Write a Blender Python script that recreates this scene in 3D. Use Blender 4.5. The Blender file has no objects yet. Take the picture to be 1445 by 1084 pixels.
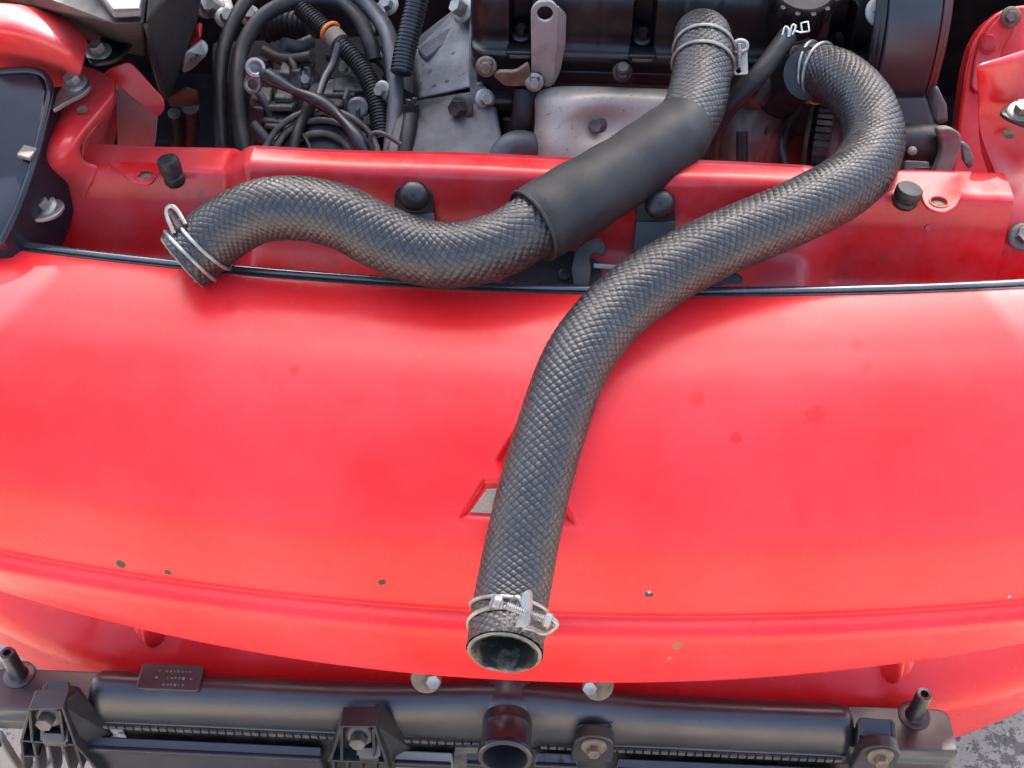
import bpy, bmesh, math, random
import numpy as np
from mathutils import Vector as V, Matrix
random.seed(7); rng = np.random.default_rng(7)
C = bpy.context.scene.collection
R = math.radians
# ---------------------------------------------------------------- camera
F, CX, CY = 1650.0, 722.5, 542.0
TH, PS = R(45), R(3.3)
O = V((0, 0, .62))
fwd = V((-math.sin(PS)*math.cos(TH), math.cos(PS)*math.cos(TH), -math.sin(TH)))
rgt = V((math.cos(PS), math.sin(PS), 0))
upv = rgt.cross(fwd)
CAM = O - fwd*.72
cd = bpy.data.cameras.new('camera'); cam = bpy.data.objects.new('camera', cd); C.objects.link(cam)
cd.sensor_width = 36; cd.lens = F/1445*36; cd.clip_start = .02; cd.clip_end = 500
cam.matrix_world = Matrix(((rgt.x, upv.x, -fwd.x, CAM.x), (rgt.y, upv.y, -fwd.y, CAM.y), (rgt.z, upv.z, -fwd.z, CAM.z), (0, 0, 0, 1)))
sc = bpy.context.scene; sc.camera = cam
# ---------------------------------------------------------------- light
SUN_EL, SUN_AZ = R(50), R(0)          # sun behind the car; azimuth from +Y towards +X
sdir = V((math.sin(SUN_AZ)*math.cos(SUN_EL), math.cos(SUN_AZ)*math.cos(SUN_EL), math.sin(SUN_EL)))
w = bpy.data.worlds.new('World'); sc.world = w; w.use_nodes = True
nt = w.node_tree; bg = nt.nodes['Background']
sky = nt.nodes.new('ShaderNodeTexSky'); sky.sky_type = 'NISHITA'; sky.sun_disc = False
sky.sun_elevation = SUN_EL; sky.sun_rotation = SUN_AZ; sky.dust_density = 5.0; sky.air_density = .8; sky.ozone_density = .6
nt.links.new(sky.outputs[0], bg.inputs[0]); bg.inputs[1].default_value = .15
sl = bpy.data.lights.new('sun', 'SUN'); sl.energy = 5.0; sl.angle = R(.5); sl.color = (1, .95, .87)
so = bpy.data.objects.new('sun', sl); C.objects.link(so); so.rotation_euler = sdir.to_track_quat('Z', 'Y').to_euler(); so.location = (0, 3, 4)
sc.view_settings.view_transform = 'Standard'; sc.view_settings.look = 'None'
sc.view_settings.exposure = 2.62; sc.view_settings.gamma = 1
# ---------------------------------------------------------------- helpers
def P(px, py, z=None, y=None, d=None):
    "the point of the place that lies on the line of sight through a photograph pixel, at a height, a depth plane or a distance"
    r = fwd*F + rgt*(px-CX) + upv*(CY-py)
    if d is not None: t = d/F
    elif y is not None: t = (y-CAM.y)/r.y
    else: t = (z-CAM.z)/r.z
    return CAM + r*t
def proj(p):
    q = V(p)-CAM; d = q.dot(fwd)
    return CX+F*q.dot(rgt)/d, CY-F*q.dot(upv)/d, d
WL = {}
def empty(name, label, cat, loc, group=None):
    o = bpy.data.objects.new(name, None); C.objects.link(o); o.location = loc; o.empty_display_size = .02
    o['label'] = label; o['category'] = cat
    if group: o['group'] = group
    WL[o] = V(loc); return o
def join(*gs):
    vs, fs = [], []
    for v, f in gs:
        n = len(vs); vs += [V(a) for a in v]; fs += [tuple(i+n for i in q) for q in f]
    return vs, fs
def part(name, geo, mat, parent=None, label=None, cat=None, group=None, kind=None, bevel=0, seg=2, sub=0, solid=0, sharp=38, flat=False):
    vs, fs = geo
    A = np.array([tuple(v) for v in vs], dtype=float)
    c = (A.min(0)+A.max(0))/2
    if parent is None: c[2] = A[:, 2].min()
    me = bpy.data.meshes.new(name); me.from_pydata((A-c).tolist(), [], [tuple(f) for f in fs]); me.validate(); me.update()
    bm = bmesh.new(); bm.from_mesh(me); bmesh.ops.recalc_face_normals(bm, faces=bm.faces); bm.to_mesh(me); bm.free()
    if not flat:
        me.shade_smooth()
        if not sub: me.set_sharp_from_angle(angle=R(sharp))
    me.materials.append(mat)
    o = bpy.data.objects.new(name, me); C.objects.link(o)
    W = V(c); WL[o] = W
    if parent is not None: o.parent = parent; o.location = W-WL[parent]
    else: o.location = W
    if label: o['label'] = label
    if cat: o['category'] = cat
    if group: o['group'] = group
    if kind: o['kind'] = kind
    if solid:
        m = o.modifiers.new('s', 'SOLIDIFY'); m.thickness = solid; m.offset = -1
    if bevel:
        m = o.modifiers.new('b', 'BEVEL'); m.width = bevel; m.segments = seg; m.limit_method = 'ANGLE'; m.angle_limit = R(35); m.harden_normals = False
    if sub:
        m = o.modifiers.new('u', 'SUBSURF'); m.levels = sub; m.render_levels = sub
    return o
def frames(pts, up0=None):
    pts = np.asarray(pts); t = np.gradient(pts, axis=0); t /= np.linalg.norm(t, axis=1)[:, None]
    a = np.array(up0 if up0 is not None else (0, 0, 1.)); n = a-t[0]*a.dot(t[0])
    if np.linalg.norm(n) < 1e-4: n = np.cross(t[0], (1, 0, 0))
    n /= np.linalg.norm(n); N = [n]
    for i in range(1, len(pts)):
        n = N[-1]-t[i]*N[-1].dot(t[i]); N.append(n/np.linalg.norm(n))
    N = np.array(N); return t, N, np.cross(t, N)
def spline(ctrl, n, closed=False):
    c = np.array([tuple(p) for p in ctrl], float)
    if closed: c = np.vstack([c[-1], c, c[0], c[1]])
    else: c = np.vstack([2*c[0]-c[1], c, 2*c[-1]-c[-2]])
    out = []
    for i in range(1, len(c)-2):
        p0, p1, p2, p3 = c[i-1:i+3]
        for t in np.linspace(0, 1, 40, endpoint=False):
            out.append(.5*((2*p1)+(-p0+p2)*t+(2*p0-5*p1+4*p2-p3)*t*t+(-p0+3*p1-3*p2+p3)*t**3))
    out.append(c[-2]); out = np.array(out)
    s = np.r_[0, np.cumsum(np.linalg.norm(np.diff(out, axis=0), axis=1))]
    q = np.linspace(0, s[-1], n)
    return np.stack([np.interp(q, s, out[:, k]) for k in range(3)], 1)
def tube(ctrl, r, n=12, m=None, ring=None, smooth=True, caps=True, up0=None, flat=1.0):
    "round bar along a curve; r may be a function of (0..1); ring=(pitch, depth) makes it corrugated; flat squashes it"
    pts = spline(ctrl, m or max(8, len(ctrl)*8)) if smooth else np.array([tuple(p) for p in ctrl], float)
    L = np.r_[0, np.cumsum(np.linalg.norm(np.diff(pts, axis=0), axis=1))]
    if ring:
        k = int(L[-1]/ring[0]*6); q = np.linspace(0, L[-1], k)
        pts = np.stack([np.interp(q, L, pts[:, j]) for j in range(3)], 1); L = q
    t, N, B = frames(pts, up0)
    vs, fs = [], []
    for i in range(len(pts)):
        rr = r(L[i]/L[-1]) if callable(r) else r
        if ring: rr += ring[1]*(1 if (i % 6) in (1, 2, 3) else 0)
        for j in range(n):
            a = 2*math.pi*j/n
            vs.append(V(pts[i]+rr*(N[i]*math.cos(a)*flat+B[i]*math.sin(a))))
    for i in range(len(pts)-1):
        for j in range(n):
            fs.append((i*n+j, i*n+(j+1) % n, (i+1)*n+(j+1) % n, (i+1)*n+j))
    if caps: fs += [tuple(range(n))[::-1], tuple((len(pts)-1)*n+j for j in range(n))]
    return vs, fs
def torus(c, ax, R0, r, n=40, m=8, a0=0, a1=2*math.pi, ref=None, el=1.0):
    ax = V(ax).normalized(); u = (V(ref) if ref is not None else ax.orthogonal()); u = (u-ax*u.dot(ax)).normalized(); v = ax.cross(u)
    full = abs(a1-a0-2*math.pi) < 1e-6; vs, fs = [], []
    k = n if full else n+1
    for i in range(k):
        a = a0+(a1-a0)*i/n; e = u*math.cos(a)*el+v*math.sin(a); e1 = u*math.cos(a)+v*math.sin(a)
        for j in range(m):
            b = 2*math.pi*j/m; vs.append(V(c)+e*R0+e1*(r*math.cos(b))+ax*(r*math.sin(b)))
    for i in range(n):
        i2 = (i+1) % k
        for j in range(m): fs.append((i*m+j, i2*m+j, i2*m+(j+1) % m, i*m+(j+1) % m))
    if not full: fs += [tuple(range(m)), tuple(range(n*m, n*m+m))[::-1]]
    return vs, fs
def lathe(prof, c, ax, n=28):
    "prof: list of (radius, height along ax)"
    ax = V(ax).normalized(); u = ax.orthogonal().normalized(); v = ax.cross(u); vs, fs = [], []
    for r, h in prof:
        for j in range(n):
            a = 2*math.pi*j/n; vs.append(V(c)+ax*h+(u*math.cos(a)+v*math.sin(a))*max(r, 1e-5))
    for i in range(len(prof)-1):
        for j in range(n): fs.append((i*n+j, i*n+(j+1) % n, (i+1)*n+(j+1) % n, (i+1)*n+j))
    fs += [tuple(range(n))[::-1], tuple((len(prof)-1)*n+j for j in range(n))]
    return vs, fs
def bolt(c, ax, r=.006, h=.006, washer=True):
    "flanged hexagon head"
    ax = V(ax).normalized(); u = ax.orthogonal().normalized(); v = ax.cross(u)
    g = []
    w0 = .0 
    if washer: g.append(lathe([(r*1.65, 0), (r*1.68, r*.14), (r*1.55, r*.3), (r*1.15, r*.42)], c, ax, 24)); w0 = r*.35
    vs, fs = [], []
    for rr, hh in ((r, w0), (r, w0+h*.82), (r*.9, w0+h), (r*.55, w0+h*.96)):
        for j in range(6):
            a = math.pi/3*j+.3; vs.append(V(c)+ax*hh+(u*math.cos(a)+v*math.sin(a))*rr)
    for i in range(3):
        for j in range(6): fs.append((i*6+j, i*6+(j+1) % 6, (i+1)*6+(j+1) % 6, (i+1)*6+j))
    fs.append(tuple(18+j for j in range(6)))
    g.append((vs, fs)); return join(*g)
def hull(pts):
    bm = bmesh.new()
    for p in pts: bm.verts.new(p)
    bmesh.ops.convex_hull(bm, input=bm.verts)
    bmesh.ops.delete(bm, geom=[v for v in bm.verts if not v.link_faces], context='VERTS')
    bmesh.ops.dissolve_limit(bm, angle_limit=R(4), verts=bm.verts, edges=bm.edges)
    bm.verts.index_update(); vs = [v.co.copy() for v in bm.verts]; fs = [tuple(v.index for v in f.verts) for f in bm.faces]; bm.free()
    return vs, fs
def box(c, sx, sy, sz, ux=None, uy=None):
    ux = V(ux or (1, 0, 0)).normalized(); uy = V(uy or (0, 1, 0)); uy = (uy-ux*uy.dot(ux)).normalized(); uz = ux.cross(uy)
    vs = [V(c)+ux*(sx*a)+uy*(sy*b)+uz*(sz*e) for e in (-.5, .5) for b in (-.5, .5) for a in (-.5, .5)]
    return vs, [(0, 2, 3, 1), (4, 5, 7, 6), (0, 1, 5, 4), (2, 6, 7, 3), (0, 4, 6, 2), (1, 3, 7, 5)]
def plate(outer, th, nrm=None, holes=()):
    "flat sheet with an outline and holes (lists of points), thickness th away from nrm"
    o = [V(p) for p in outer]
    n = V((0, 0, 0))
    for i in range(len(o)): n += o[i].cross(o[(i+1) % len(o)])
    n.normalize()
    if nrm is not None and n.dot(V(nrm)) < 0: n = -n
    elif nrm is None and n.dot(CAM-o[0]) < 0: n = -n
    bm = bmesh.new(); es = []
    for loop in [o]+[[V(p) for p in h] for h in holes]:
        vv = [bm.verts.new(p) for p in loop]
        es += [bm.edges.new((vv[i], vv[(i+1) % len(vv)])) for i in range(len(vv))]
    bmesh.ops.triangle_fill(bm, use_beauty=True, use_dissolve=False, edges=es, normal=n)
    fs0 = bm.faces[:]
    r = bmesh.ops.extrude_face_region(bm, geom=fs0)
    bmesh.ops.translate(bm, vec=-n*th, verts=[g for g in r['geom'] if isinstance(g, bmesh.types.BMVert)])
    bmesh.ops.recalc_face_normals(bm, faces=bm.faces)
    bmesh.ops.dissolve_limit(bm, angle_limit=R(1), verts=bm.verts, edges=bm.edges)
    bm.verts.index_update(); vs = [v.co.copy() for v in bm.verts]; fs = [tuple(v.index for v in f.verts) for f in bm.faces]; bm.free()
    return vs, fs
def circ(c, u, v, r, n=20, r2=None): return [V(c)+V(u)*(r*math.cos(2*math.pi*i/n))+V(v)*((r2 or r)*math.sin(2*math.pi*i/n)) for i in range(n)]
def rounded(pts, r, n=5):
    "round the corners of an outline"
    out = []; pts = [V(p) for p in pts]
    for i in range(len(pts)):
        a, b, c = pts[i-1], pts[i], pts[(i+1) % len(pts)]
        k = min(r, (a-b).length*.45, (c-b).length*.45); p, q = b+(a-b).normalized()*k, b+(c-b).normalized()*k
        for t in range(n+1):
            t /= n; out.append(p*(1-t)**2+b*(2*t*(1-t))+q*t*t)
    return out
def grid(rows):
    n = len(rows[0]); vs = [V(p) for r in rows for p in r]
    return vs, [(i*n+j, i*n+j+1, (i+1)*n+j+1, (i+1)*n+j) for i in range(len(rows)-1) for j in range(n-1)]
def px(rows): return [[P(*q[:2], **({'z': q[2]} if len(q) == 3 else {q[2]: q[3]})) for q in r] for r in rows]
def ppx(pts): return px([pts])[0]
# ---------------------------------------------------------------- materials
def newmat(name):
    m = bpy.data.materials.new(name); m.use_nodes = True; nt = m.node_tree
    return m, nt, nt.nodes['Principled BSDF']
def node(nt, t, **k):
    n = nt.nodes.new(t)
    for a, b in k.items():
        if hasattr(n, a): setattr(n, a, b)
        else: n.inputs[a].default_value = b
    return n
def tex(nt, scale, detail=6, rough=.6, coord='Object', vec=None, dist=0, map_scale=None):
    tc = node(nt, 'ShaderNodeTexCoord'); n = node(nt, 'ShaderNodeTexNoise'); n.inputs['Scale'].default_value = scale
    n.inputs['Detail'].default_value = detail; n.inputs['Roughness'].default_value = rough; n.inputs['Distortion'].default_value = dist
    src = vec or tc.outputs[coord]
    if map_scale:
        mp = node(nt, 'ShaderNodeMapping'); mp.inputs['Scale'].default_value = map_scale; nt.links.new(src, mp.inputs[0]); src = mp.outputs[0]
    nt.links.new(src, n.inputs['Vector']); return n.outputs['Fac']
def ramp(nt, fac, a, b, c0=(0, 0, 0, 1), c1=(1, 1, 1, 1)):
    n = node(nt, 'ShaderNodeValToRGB'); e = n.color_ramp.elements; e[0].position = a; e[1].position = b; e[0].color = c0; e[1].color = c1
    nt.links.new(fac, n.inputs[0]); return n.outputs[0]
def mix(nt, fac, a, b):
    n = node(nt, 'ShaderNodeMix', data_type='RGBA')
    for i, s in ((0, fac), (6, a), (7, b)):
        if hasattr(s, 'links'): nt.links.new(s, n.inputs[i])
        elif isinstance(s, tuple): n.inputs[i].default_value = s if len(s) == 4 else (*s, 1)
        else: n.inputs[i].default_value = s
    return n.outputs[2]
def math_(nt, op, a, b=None, c=None):
    n = node(nt, 'ShaderNodeMath', operation=op)
    for i, s in enumerate((a, b, c)):
        if s is None: continue
        if hasattr(s, 'links'): nt.links.new(s, n.inputs[i])
        else: n.inputs[i].default_value = s
    return n.outputs[0]
def bump(nt, h, strength=.3, dist=.001):
    b = node(nt, 'ShaderNodeBump'); b.inputs['Strength'].default_value = strength; b.inputs['Distance'].default_value = dist
    nt.links.new(h, b.inputs['Height']); return b.outputs[0]
def worn(name, c1, c2, scale=40, lo=.4, hi=.65, rough=.5, rough2=None, metal=0, bumps=(400, .15), spec=.5, coat=0, coat_r=.1, speck=None, map_scale=None):
    "surface of colour c1 worn or dirtied to c2 in blotches"
    m, nt, b = newmat(name); L = nt.links.new
    f = ramp(nt, tex(nt, scale, 8, .65, map_scale=map_scale), lo, hi)
    col = mix(nt, f, c1, c2)
    if speck:
        col = mix(nt, ramp(nt, tex(nt, speck[0], 3, .5), speck[1], speck[1]+.06), col, speck[2])
    L(col, b.inputs['Base Color']); b.inputs['Metallic'].default_value = metal
    if 'Specular IOR Level' in b.inputs: b.inputs['Specular IOR Level'].default_value = spec
    g = ramp(nt, tex(nt, scale*1.7, 6), .3, .75, (rough,)*3+(1,), ((rough2 or rough+.15),)*3+(1,)); L(g, b.inputs['Roughness'])
    b.inputs['Coat Weight'].default_value = coat; b.inputs['Coat Roughness'].default_value = coat_r
    if bumps: L(bump(nt, tex(nt, bumps[0], 6, .7), bumps[1], .0006), b.inputs['Normal'])
    return m
def red_paint(name, chips=(), haze=1.0, dust=0, tone=1.0):
    m, nt, b = newmat(name); L = nt.links.new
    big = tex(nt, 9, 5, .55); sp = tex(nt, 55, 3, .5, dist=.4); fine = tex(nt, 700, 3, .6)
    spots = ramp(nt, sp, .69, .73); spots2 = ramp(nt, tex(nt, 24, 2, .4, dist=.3), .70, .73)
    sm = math_(nt, 'MAXIMUM', spots, spots2)
    blot = ramp(nt, big, .35, .7)
    base = mix(nt, blot, (.64*tone, .010*tone, .010*tone), (.68*tone, .027*tone, .033*tone))
    base = mix(nt, math_(nt, 'MULTIPLY', sm, .40), base, (.58*tone, .008*tone, .010*tone))
    grit = ramp(nt, tex(nt, 420, 2, .5), .70, .76); base = mix(nt, math_(nt, 'MULTIPLY', grit, .45), base, (.40*tone, .02*tone, .02*tone))
    grit2 = ramp(nt, tex(nt, 260, 2, .5), .75, .79); base = mix(nt, math_(nt, 'MULTIPLY', grit2, .28), base, (.75*tone, .20*tone, .20*tone))
    scr = ramp(nt, tex(nt, 30, 4, .7, map_scale=(14, 1, 1)), .70, .74)
    base = mix(nt, math_(nt, 'MULTIPLY', scr, .16), base, (.5, .02, .025))
    if dust:
        base = mix(nt, math_(nt, 'MULTIPLY', ramp(nt, tex(nt, 16, 7, .65), .42, .72), dust), base, (.34, .10, .105))
        base = mix(nt, math_(nt, 'MULTIPLY', ramp(nt, tex(nt, 48, 6, .7, dist=.5), .60, .72), .7), base, (.20, .05, .05))
        base = mix(nt, math_(nt, 'MULTIPLY', ramp(nt, tex(nt, 34, 5, .7), .64, .70), .6), base, (.10, .06, .06))
    if chips:
        tc = node(nt, 'ShaderNodeTexCoord')
        wob = node(nt, 'ShaderNodeTexNoise'); wob.inputs['Scale'].default_value = 260; L(tc.outputs['Object'], wob.inputs['Vector'])
        for (c, r, col) in chips:
            d = node(nt, 'ShaderNodeVectorMath', operation='DISTANCE'); L(tc.outputs['Object'], d.inputs[0]); d.inputs[1].default_value = c
            q = math_(nt, 'ADD', d.outputs['Value'], math_(nt, 'MULTIPLY', math_(nt, 'SUBTRACT', wob.outputs['Fac'], .5), r*1.9))
            base = mix(nt, math_(nt, 'LESS_THAN', q, r), base, col)
    L(base, b.inputs['Base Color'])
    ro = ramp(nt, tex(nt, 18, 6, .6), .3, .75, (.30*haze+.05,)*3+(1,), (.48*haze+.05,)*3+(1,)); L(ro, b.inputs['Roughness'])
    b.inputs['Specular IOR Level'].default_value = .14
    b.inputs['Coat Weight'].default_value = .35
    cr = ramp(nt, tex(nt, 40, 5, .6), .35, .7, (.19*haze,)*3+(1,), (.32*haze,)*3+(1,)); L(cr, b.inputs['Coat Roughness'])
    L(bump(nt, math_(nt, 'ADD', fine, math_(nt, 'MULTIPLY', tex(nt, 160, 4), .6)), .05, .0004), b.inputs['Normal'])
    return m
box_black = worn('box_black', (.006, .006, .007), (.014, .014, .014), 30, .45, .75, .5, .7)
black_plastic = worn('black_plastic', (.010, .0105, .012), (.026, .026, .026), 30, .45, .75, .34, .55)
tank_plastic = worn('tank_plastic', (.011, .012, .016), (.030, .027, .027), 16, .42, .75, .26, .46, bumps=(700, .14), spec=.62)
black_rubber = worn('black_rubber', (.009, .009, .0095), (.030, .028, .025), 60, .45, .75, .42, .65, spec=.3)
gloss_black = worn('gloss_black', (.006, .007, .011), (.012, .014, .02), 12, .4, .7, .16, .30, bumps=None, spec=.35)
engine_black = worn('engine_black', (.006, .006, .0065), (.024, .021, .018), 35, .5, .8, .30, .55, bumps=(300, .2), spec=.4)
greasy = worn('greasy_metal', (.012, .011, .010), (.060, .052, .044), 45, .42, .7, .4, .7, metal=.2, bumps=(160, .5))
cast_alu = worn('cast_aluminium', (.045, .048, .053), (.17, .175, .18), 22, .40, .72, .42, .65, metal=.1, bumps=(350, .35), speck=(120, .63, (.02, .018, .016)), spec=.4)
dark_alu = worn('dirty_aluminium', (.022, .021, .020), (.16, .15, .135), 40, .42, .72, .45, .7, metal=.1, bumps=(200, .5), speck=(90, .6, (.02, .017, .014)))
shield = worn('heat_shield_steel', (.30, .27, .225), (.15, .115, .085), 14, .36, .74, .36, .55, metal=.2, bumps=(200, .2), speck=(340, .655, (.05, .038, .03)))
steel = worn('bracket_steel', (.27, .27, .235), (.13, .12, .095), 40, .5, .75, .38, .6, metal=.4, bumps=(300, .2))
zinc = worn('zinc_plate', (.30, .30, .28), (.15, .135, .105), 70, .42, .72, .34, .55, metal=.75, bumps=(500, .15))
trim_black = worn('trim_black', (.018, .019, .022), (.04, .04, .042), 40, .4, .7, .2, .35, bumps=None, coat=1, coat_r=.10)
matte_black = worn('matte_black', (.004, .004, .004), (.012, .011, .010), 30, .4, .7, .7, .85, spec=.15)
rust = worn('rusty_steel', (.16, .13, .09), (.08, .05, .03), 90, .4, .65, .5, .8, metal=.3, bumps=(300, .4))
bolt_dark = worn('dark_bolt', (.06, .06, .06), (.13, .11, .09), 80, .4, .7, .4, .6, metal=.4)
brown_panel = worn('undersealed_panel', (.18, .165, .15), (.28, .26, .23), 20, .4, .7, .55, .75)
chrome = worn('chrome', (.5, .5, .48), (.28, .27, .25), 120, .5, .75, .2, .35, metal=.9, bumps=None)
emblem_m = worn('emblem_foil', (.20, .155, .12), (.32, .255, .20), 1100, .35, .65, .6, .75, metal=.1, bumps=(1500, .5))
orange = worn('orange_band', (.75, .17, .02), (.6, .12, .02), 80, .4, .7, .5)
grey_hose = worn('grey_hose', (.030, .032, .038), (.07, .072, .076), 40, .4, .7, .42, .6)
cable_m = worn('cable_jacket', (.010, .011, .014), (.032, .032, .033), 60, .4, .7, .28, .45)
foam = worn('foam_sleeve', (.006, .0065, .0075), (.026, .024, .021), 17, .40, .78, .5, .75, bumps=(70, .55), spec=.36)
red_out = red_paint('red_paint_valance', tone=.92)
red_m = red_paint('red_paint_dusty_shade', haze=.8, dust=.55, tone=.62)  # dusty body red; tone darkens the same paint to put bay shade in
def rubber_knit(name, N, pitch):
    m, nt, b = newmat(name); L = nt.links.new; b.inputs['Specular IOR Level'].default_value = .46
    uv = node(nt, 'ShaderNodeUVMap', uv_map='weave'); sep = node(nt, 'ShaderNodeSeparateXYZ'); L(uv.outputs[0], sep.inputs[0])
    g = sep.outputs['X']                      # 0 in a groove, 1 on a raised lozenge
    dust = ramp(nt, tex(nt, 11, 8, .7), .36, .66); fine = tex(nt, 240, 6, .7)
    top = mix(nt, dust, (.009, .0102, .0125), (.034, .0325, .0305))
    top = mix(nt, ramp(nt, fine, .45, .75), top, (.050, .046, .040))
    top = mix(nt, ramp(nt, fine, .2, .45), (.008, .008, .009), top)
    col = mix(nt, g, (.007, .007, .008), top)
    tan = ramp(nt, tex(nt, 33, 4, .6), .72, .77); col = mix(nt, math_(nt, 'MULTIPLY', tan, .3), col, (.12, .095, .065))
    L(col, b.inputs['Base Color'])
    L(ramp(nt, tex(nt, 90, 5), .3, .7, (.26,)*3+(1,), (.50,)*3+(1,)), b.inputs['Roughness'])
    L(bump(nt, fine, .18, .0004), b.inputs['Normal']); return m
lining = worn('hose_lining', (.012, .012, .011), (.15, .135, .08), 60, .48, .66, .6, .8, bumps=(120, .9), spec=.25)
cut_rubber = worn('cut_rubber', (.06, .055, .05), (.20, .17, .13), 90, .35, .65, .6, .8, bumps=(300, .8))
# ---------------------------------------------------------------- ground
def ground_mat():
    m, nt, b = newmat('concrete'); L = nt.links.new
    a = tex(nt, 3, 8, .65); c = tex(nt, 38, 10, .75); s = tex(nt, 150, 4, .6)
    col = mix(nt, ramp(nt, a, .3, .7), (.36, .305, .235), (.48, .41, .32))
    col = mix(nt, ramp(nt, c, .44, .74), col, (.56, .48, .385))
    col = mix(nt, ramp(nt, c, .52, .30), col, (.19, .165, .13))
    col = mix(nt, ramp(nt, s, .58, .64), col, (.10, .10, .10))
    tc = node(nt, 'ShaderNodeTexCoord'); vo = node(nt, 'ShaderNodeTexVoronoi', feature='DISTANCE_TO_EDGE'); vo.inputs['Scale'].default_value = 1.1
    nz = node(nt, 'ShaderNodeTexNoise'); nz.inputs['Scale'].default_value = 7; L(tc.outputs['Object'], nz.inputs['Vector'])
    vm = node(nt, 'ShaderNodeVectorMath', operation='MULTIPLY_ADD'); L(nz.outputs['Color'], vm.inputs[0]); vm.inputs[1].default_value = (.25,)*3; L(tc.outputs['Object'], vm.inputs[2])
    L(vm.outputs[0], vo.inputs['Vector']); cr = ramp(nt, vo.outputs['Distance'], .002, .006)
    col = mix(nt, cr, (.05, .048, .045), col); L(col, b.inputs['Base Color']); b.inputs['Roughness'].default_value = .85
    L(bump(nt, math_(nt, 'MULTIPLY', math_(nt, 'ADD', c, math_(nt, 'MULTIPLY', s, .5)), cr), .8, .006), b.inputs['Normal']); return m
gb = bmesh.new(); bmesh.ops.create_grid(gb, x_segments=60, y_segments=60, size=60)
gme = bpy.data.meshes.new('ground'); gb.to_mesh(gme); gb.free(); gme.materials.append(ground_mat())
go = bpy.data.objects.new('ground', gme); C.objects.link(go); go['kind'] = 'structure'; go['label'] = 'rough grey concrete ground with fine cracks under the car'
# ---------------------------------------------------------------- the car: bumper
car = empty('red_car', 'faded red car front with its bonnet raised and engine bay open', 'car', (0, .4, 0))
PROF = [(.071, .622), (.0705, .633), (.067, .6355), (.05, .6335), (.028, .6285), (.0, .6195), (-.03, .603), (-.055, .580), (-.073, .556), (-.0855, .527), (-.0897, .5110), (-.0903, .5068),
        (-.0922, .5052), (-.0980, .5036), (-.1022, .4995), (-.1045, .486), (-.1058, .470), (-.1050, .455), (-.1015, .445), (-.094, .4385), (-.082, .4365), (-.05, .4375), (-.02, .436)]
KT = [.21]*4+[.218, .228, .238, .245, .250, .252, .252, .252, .254, .258, .266, .30, .338, .38, .405, .41, .41, .41, .41]
c3 = spline([(a, b, k) for (a, b), k in zip(PROF, KT)], 330)
def plan(x, k):
    e = np.maximum(0, np.abs(x)-.36)
    return k*x*x+3.2*e*e
xs = np.r_[np.arange(-.62, -.051, .004), np.arange(-.05, .0501, .0008), np.arange(.054, .621, .004)]
Y = c3[:, 0][:, None]+plan(xs[None, :], c3[:, 2][:, None]); Z = np.repeat(c3[:, 1][:, None], len(xs), 1)
Z = Z-.10*np.maximum(0, np.abs(xs)-.30)[None, :]**2*np.linspace(1, .3, len(c3))[:, None]
X = np.repeat(xs[None, :], len(c3), 0)
S = np.stack([X, Y, Z], 2)
# pressed recess of the three-diamond badge, as real depth
du = np.gradient(S, axis=0); dv = np.gradient(S, axis=1); NRM = np.cross(dv, du); NRM /= np.linalg.norm(NRM, axis=2)[..., None]
if NRM[150, len(xs)//2, 2] < 0: NRM = -NRM
arc = np.r_[0, np.cumsum(np.linalg.norm(np.diff(c3[:, :2], axis=0), axis=1))]
pr = S-np.array(CAM); dd = pr@np.array(fwd); PXg = CX+F*(pr@np.array(rgt))/dd; PYg = CY-F*(pr@np.array(upv))/dd
i0, j0 = np.unravel_index(np.argmin((PXg-731)**2+(PYg-689)**2), PXg.shape)
EU = X-xs[j0]; EV = -(arc[:, None]-arc[i0])+0*X       # across, up along the surface
sE = .0192
def rhombus(ang, grow):
    a = R(ang); u = EU*math.cos(a)+EV*math.sin(a)-math.sqrt(3)/2*sE; v = -EU*math.sin(a)+EV*math.cos(a)
    return (np.abs(u)*.5+np.abs(v)*math.sqrt(3)/2)-math.sqrt(3)/4*sE-grow
sd = np.minimum(np.minimum(rhombus(90, .0032), rhombus(210, .0032)), rhombus(330, .0032))
tt = np.clip((sd+.0022)/.0030, 0, 1); tt = tt*tt*(3-2*tt)
lip = np.exp(-((sd-.0022)/.0016)**2)*.0005
S = S+NRM*(-.0024*(1-tt)+lip)[..., None]
def npgrid(A):
    r, c = A.shape[:2]; i = np.arange(r-1)[:, None]*c+np.arange(c-1)[None]
    return A.reshape(-1, 3).tolist(), np.stack([i, i+1, i+c+1, i+c], 2).reshape(-1, 4).tolist()
bumper = part('bumper', npgrid(S), red_m, car, label='red bumper cover with stone chips, faded spots and a pressed badge recess', sharp=70)
def surf(px_, py_):
    q = (PXg-px_)**2+(PYg-py_)**2; q = np.where(np.arange(len(q))[:, None] > np.argmin(c3[:, 1])-12, 1e9, q); k = np.argmin(q); return V(S.reshape(-1, 3)[k]), V(NRM.reshape(-1, 3)[k])
dk = (.014, .012, .014)
chips = []
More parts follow.
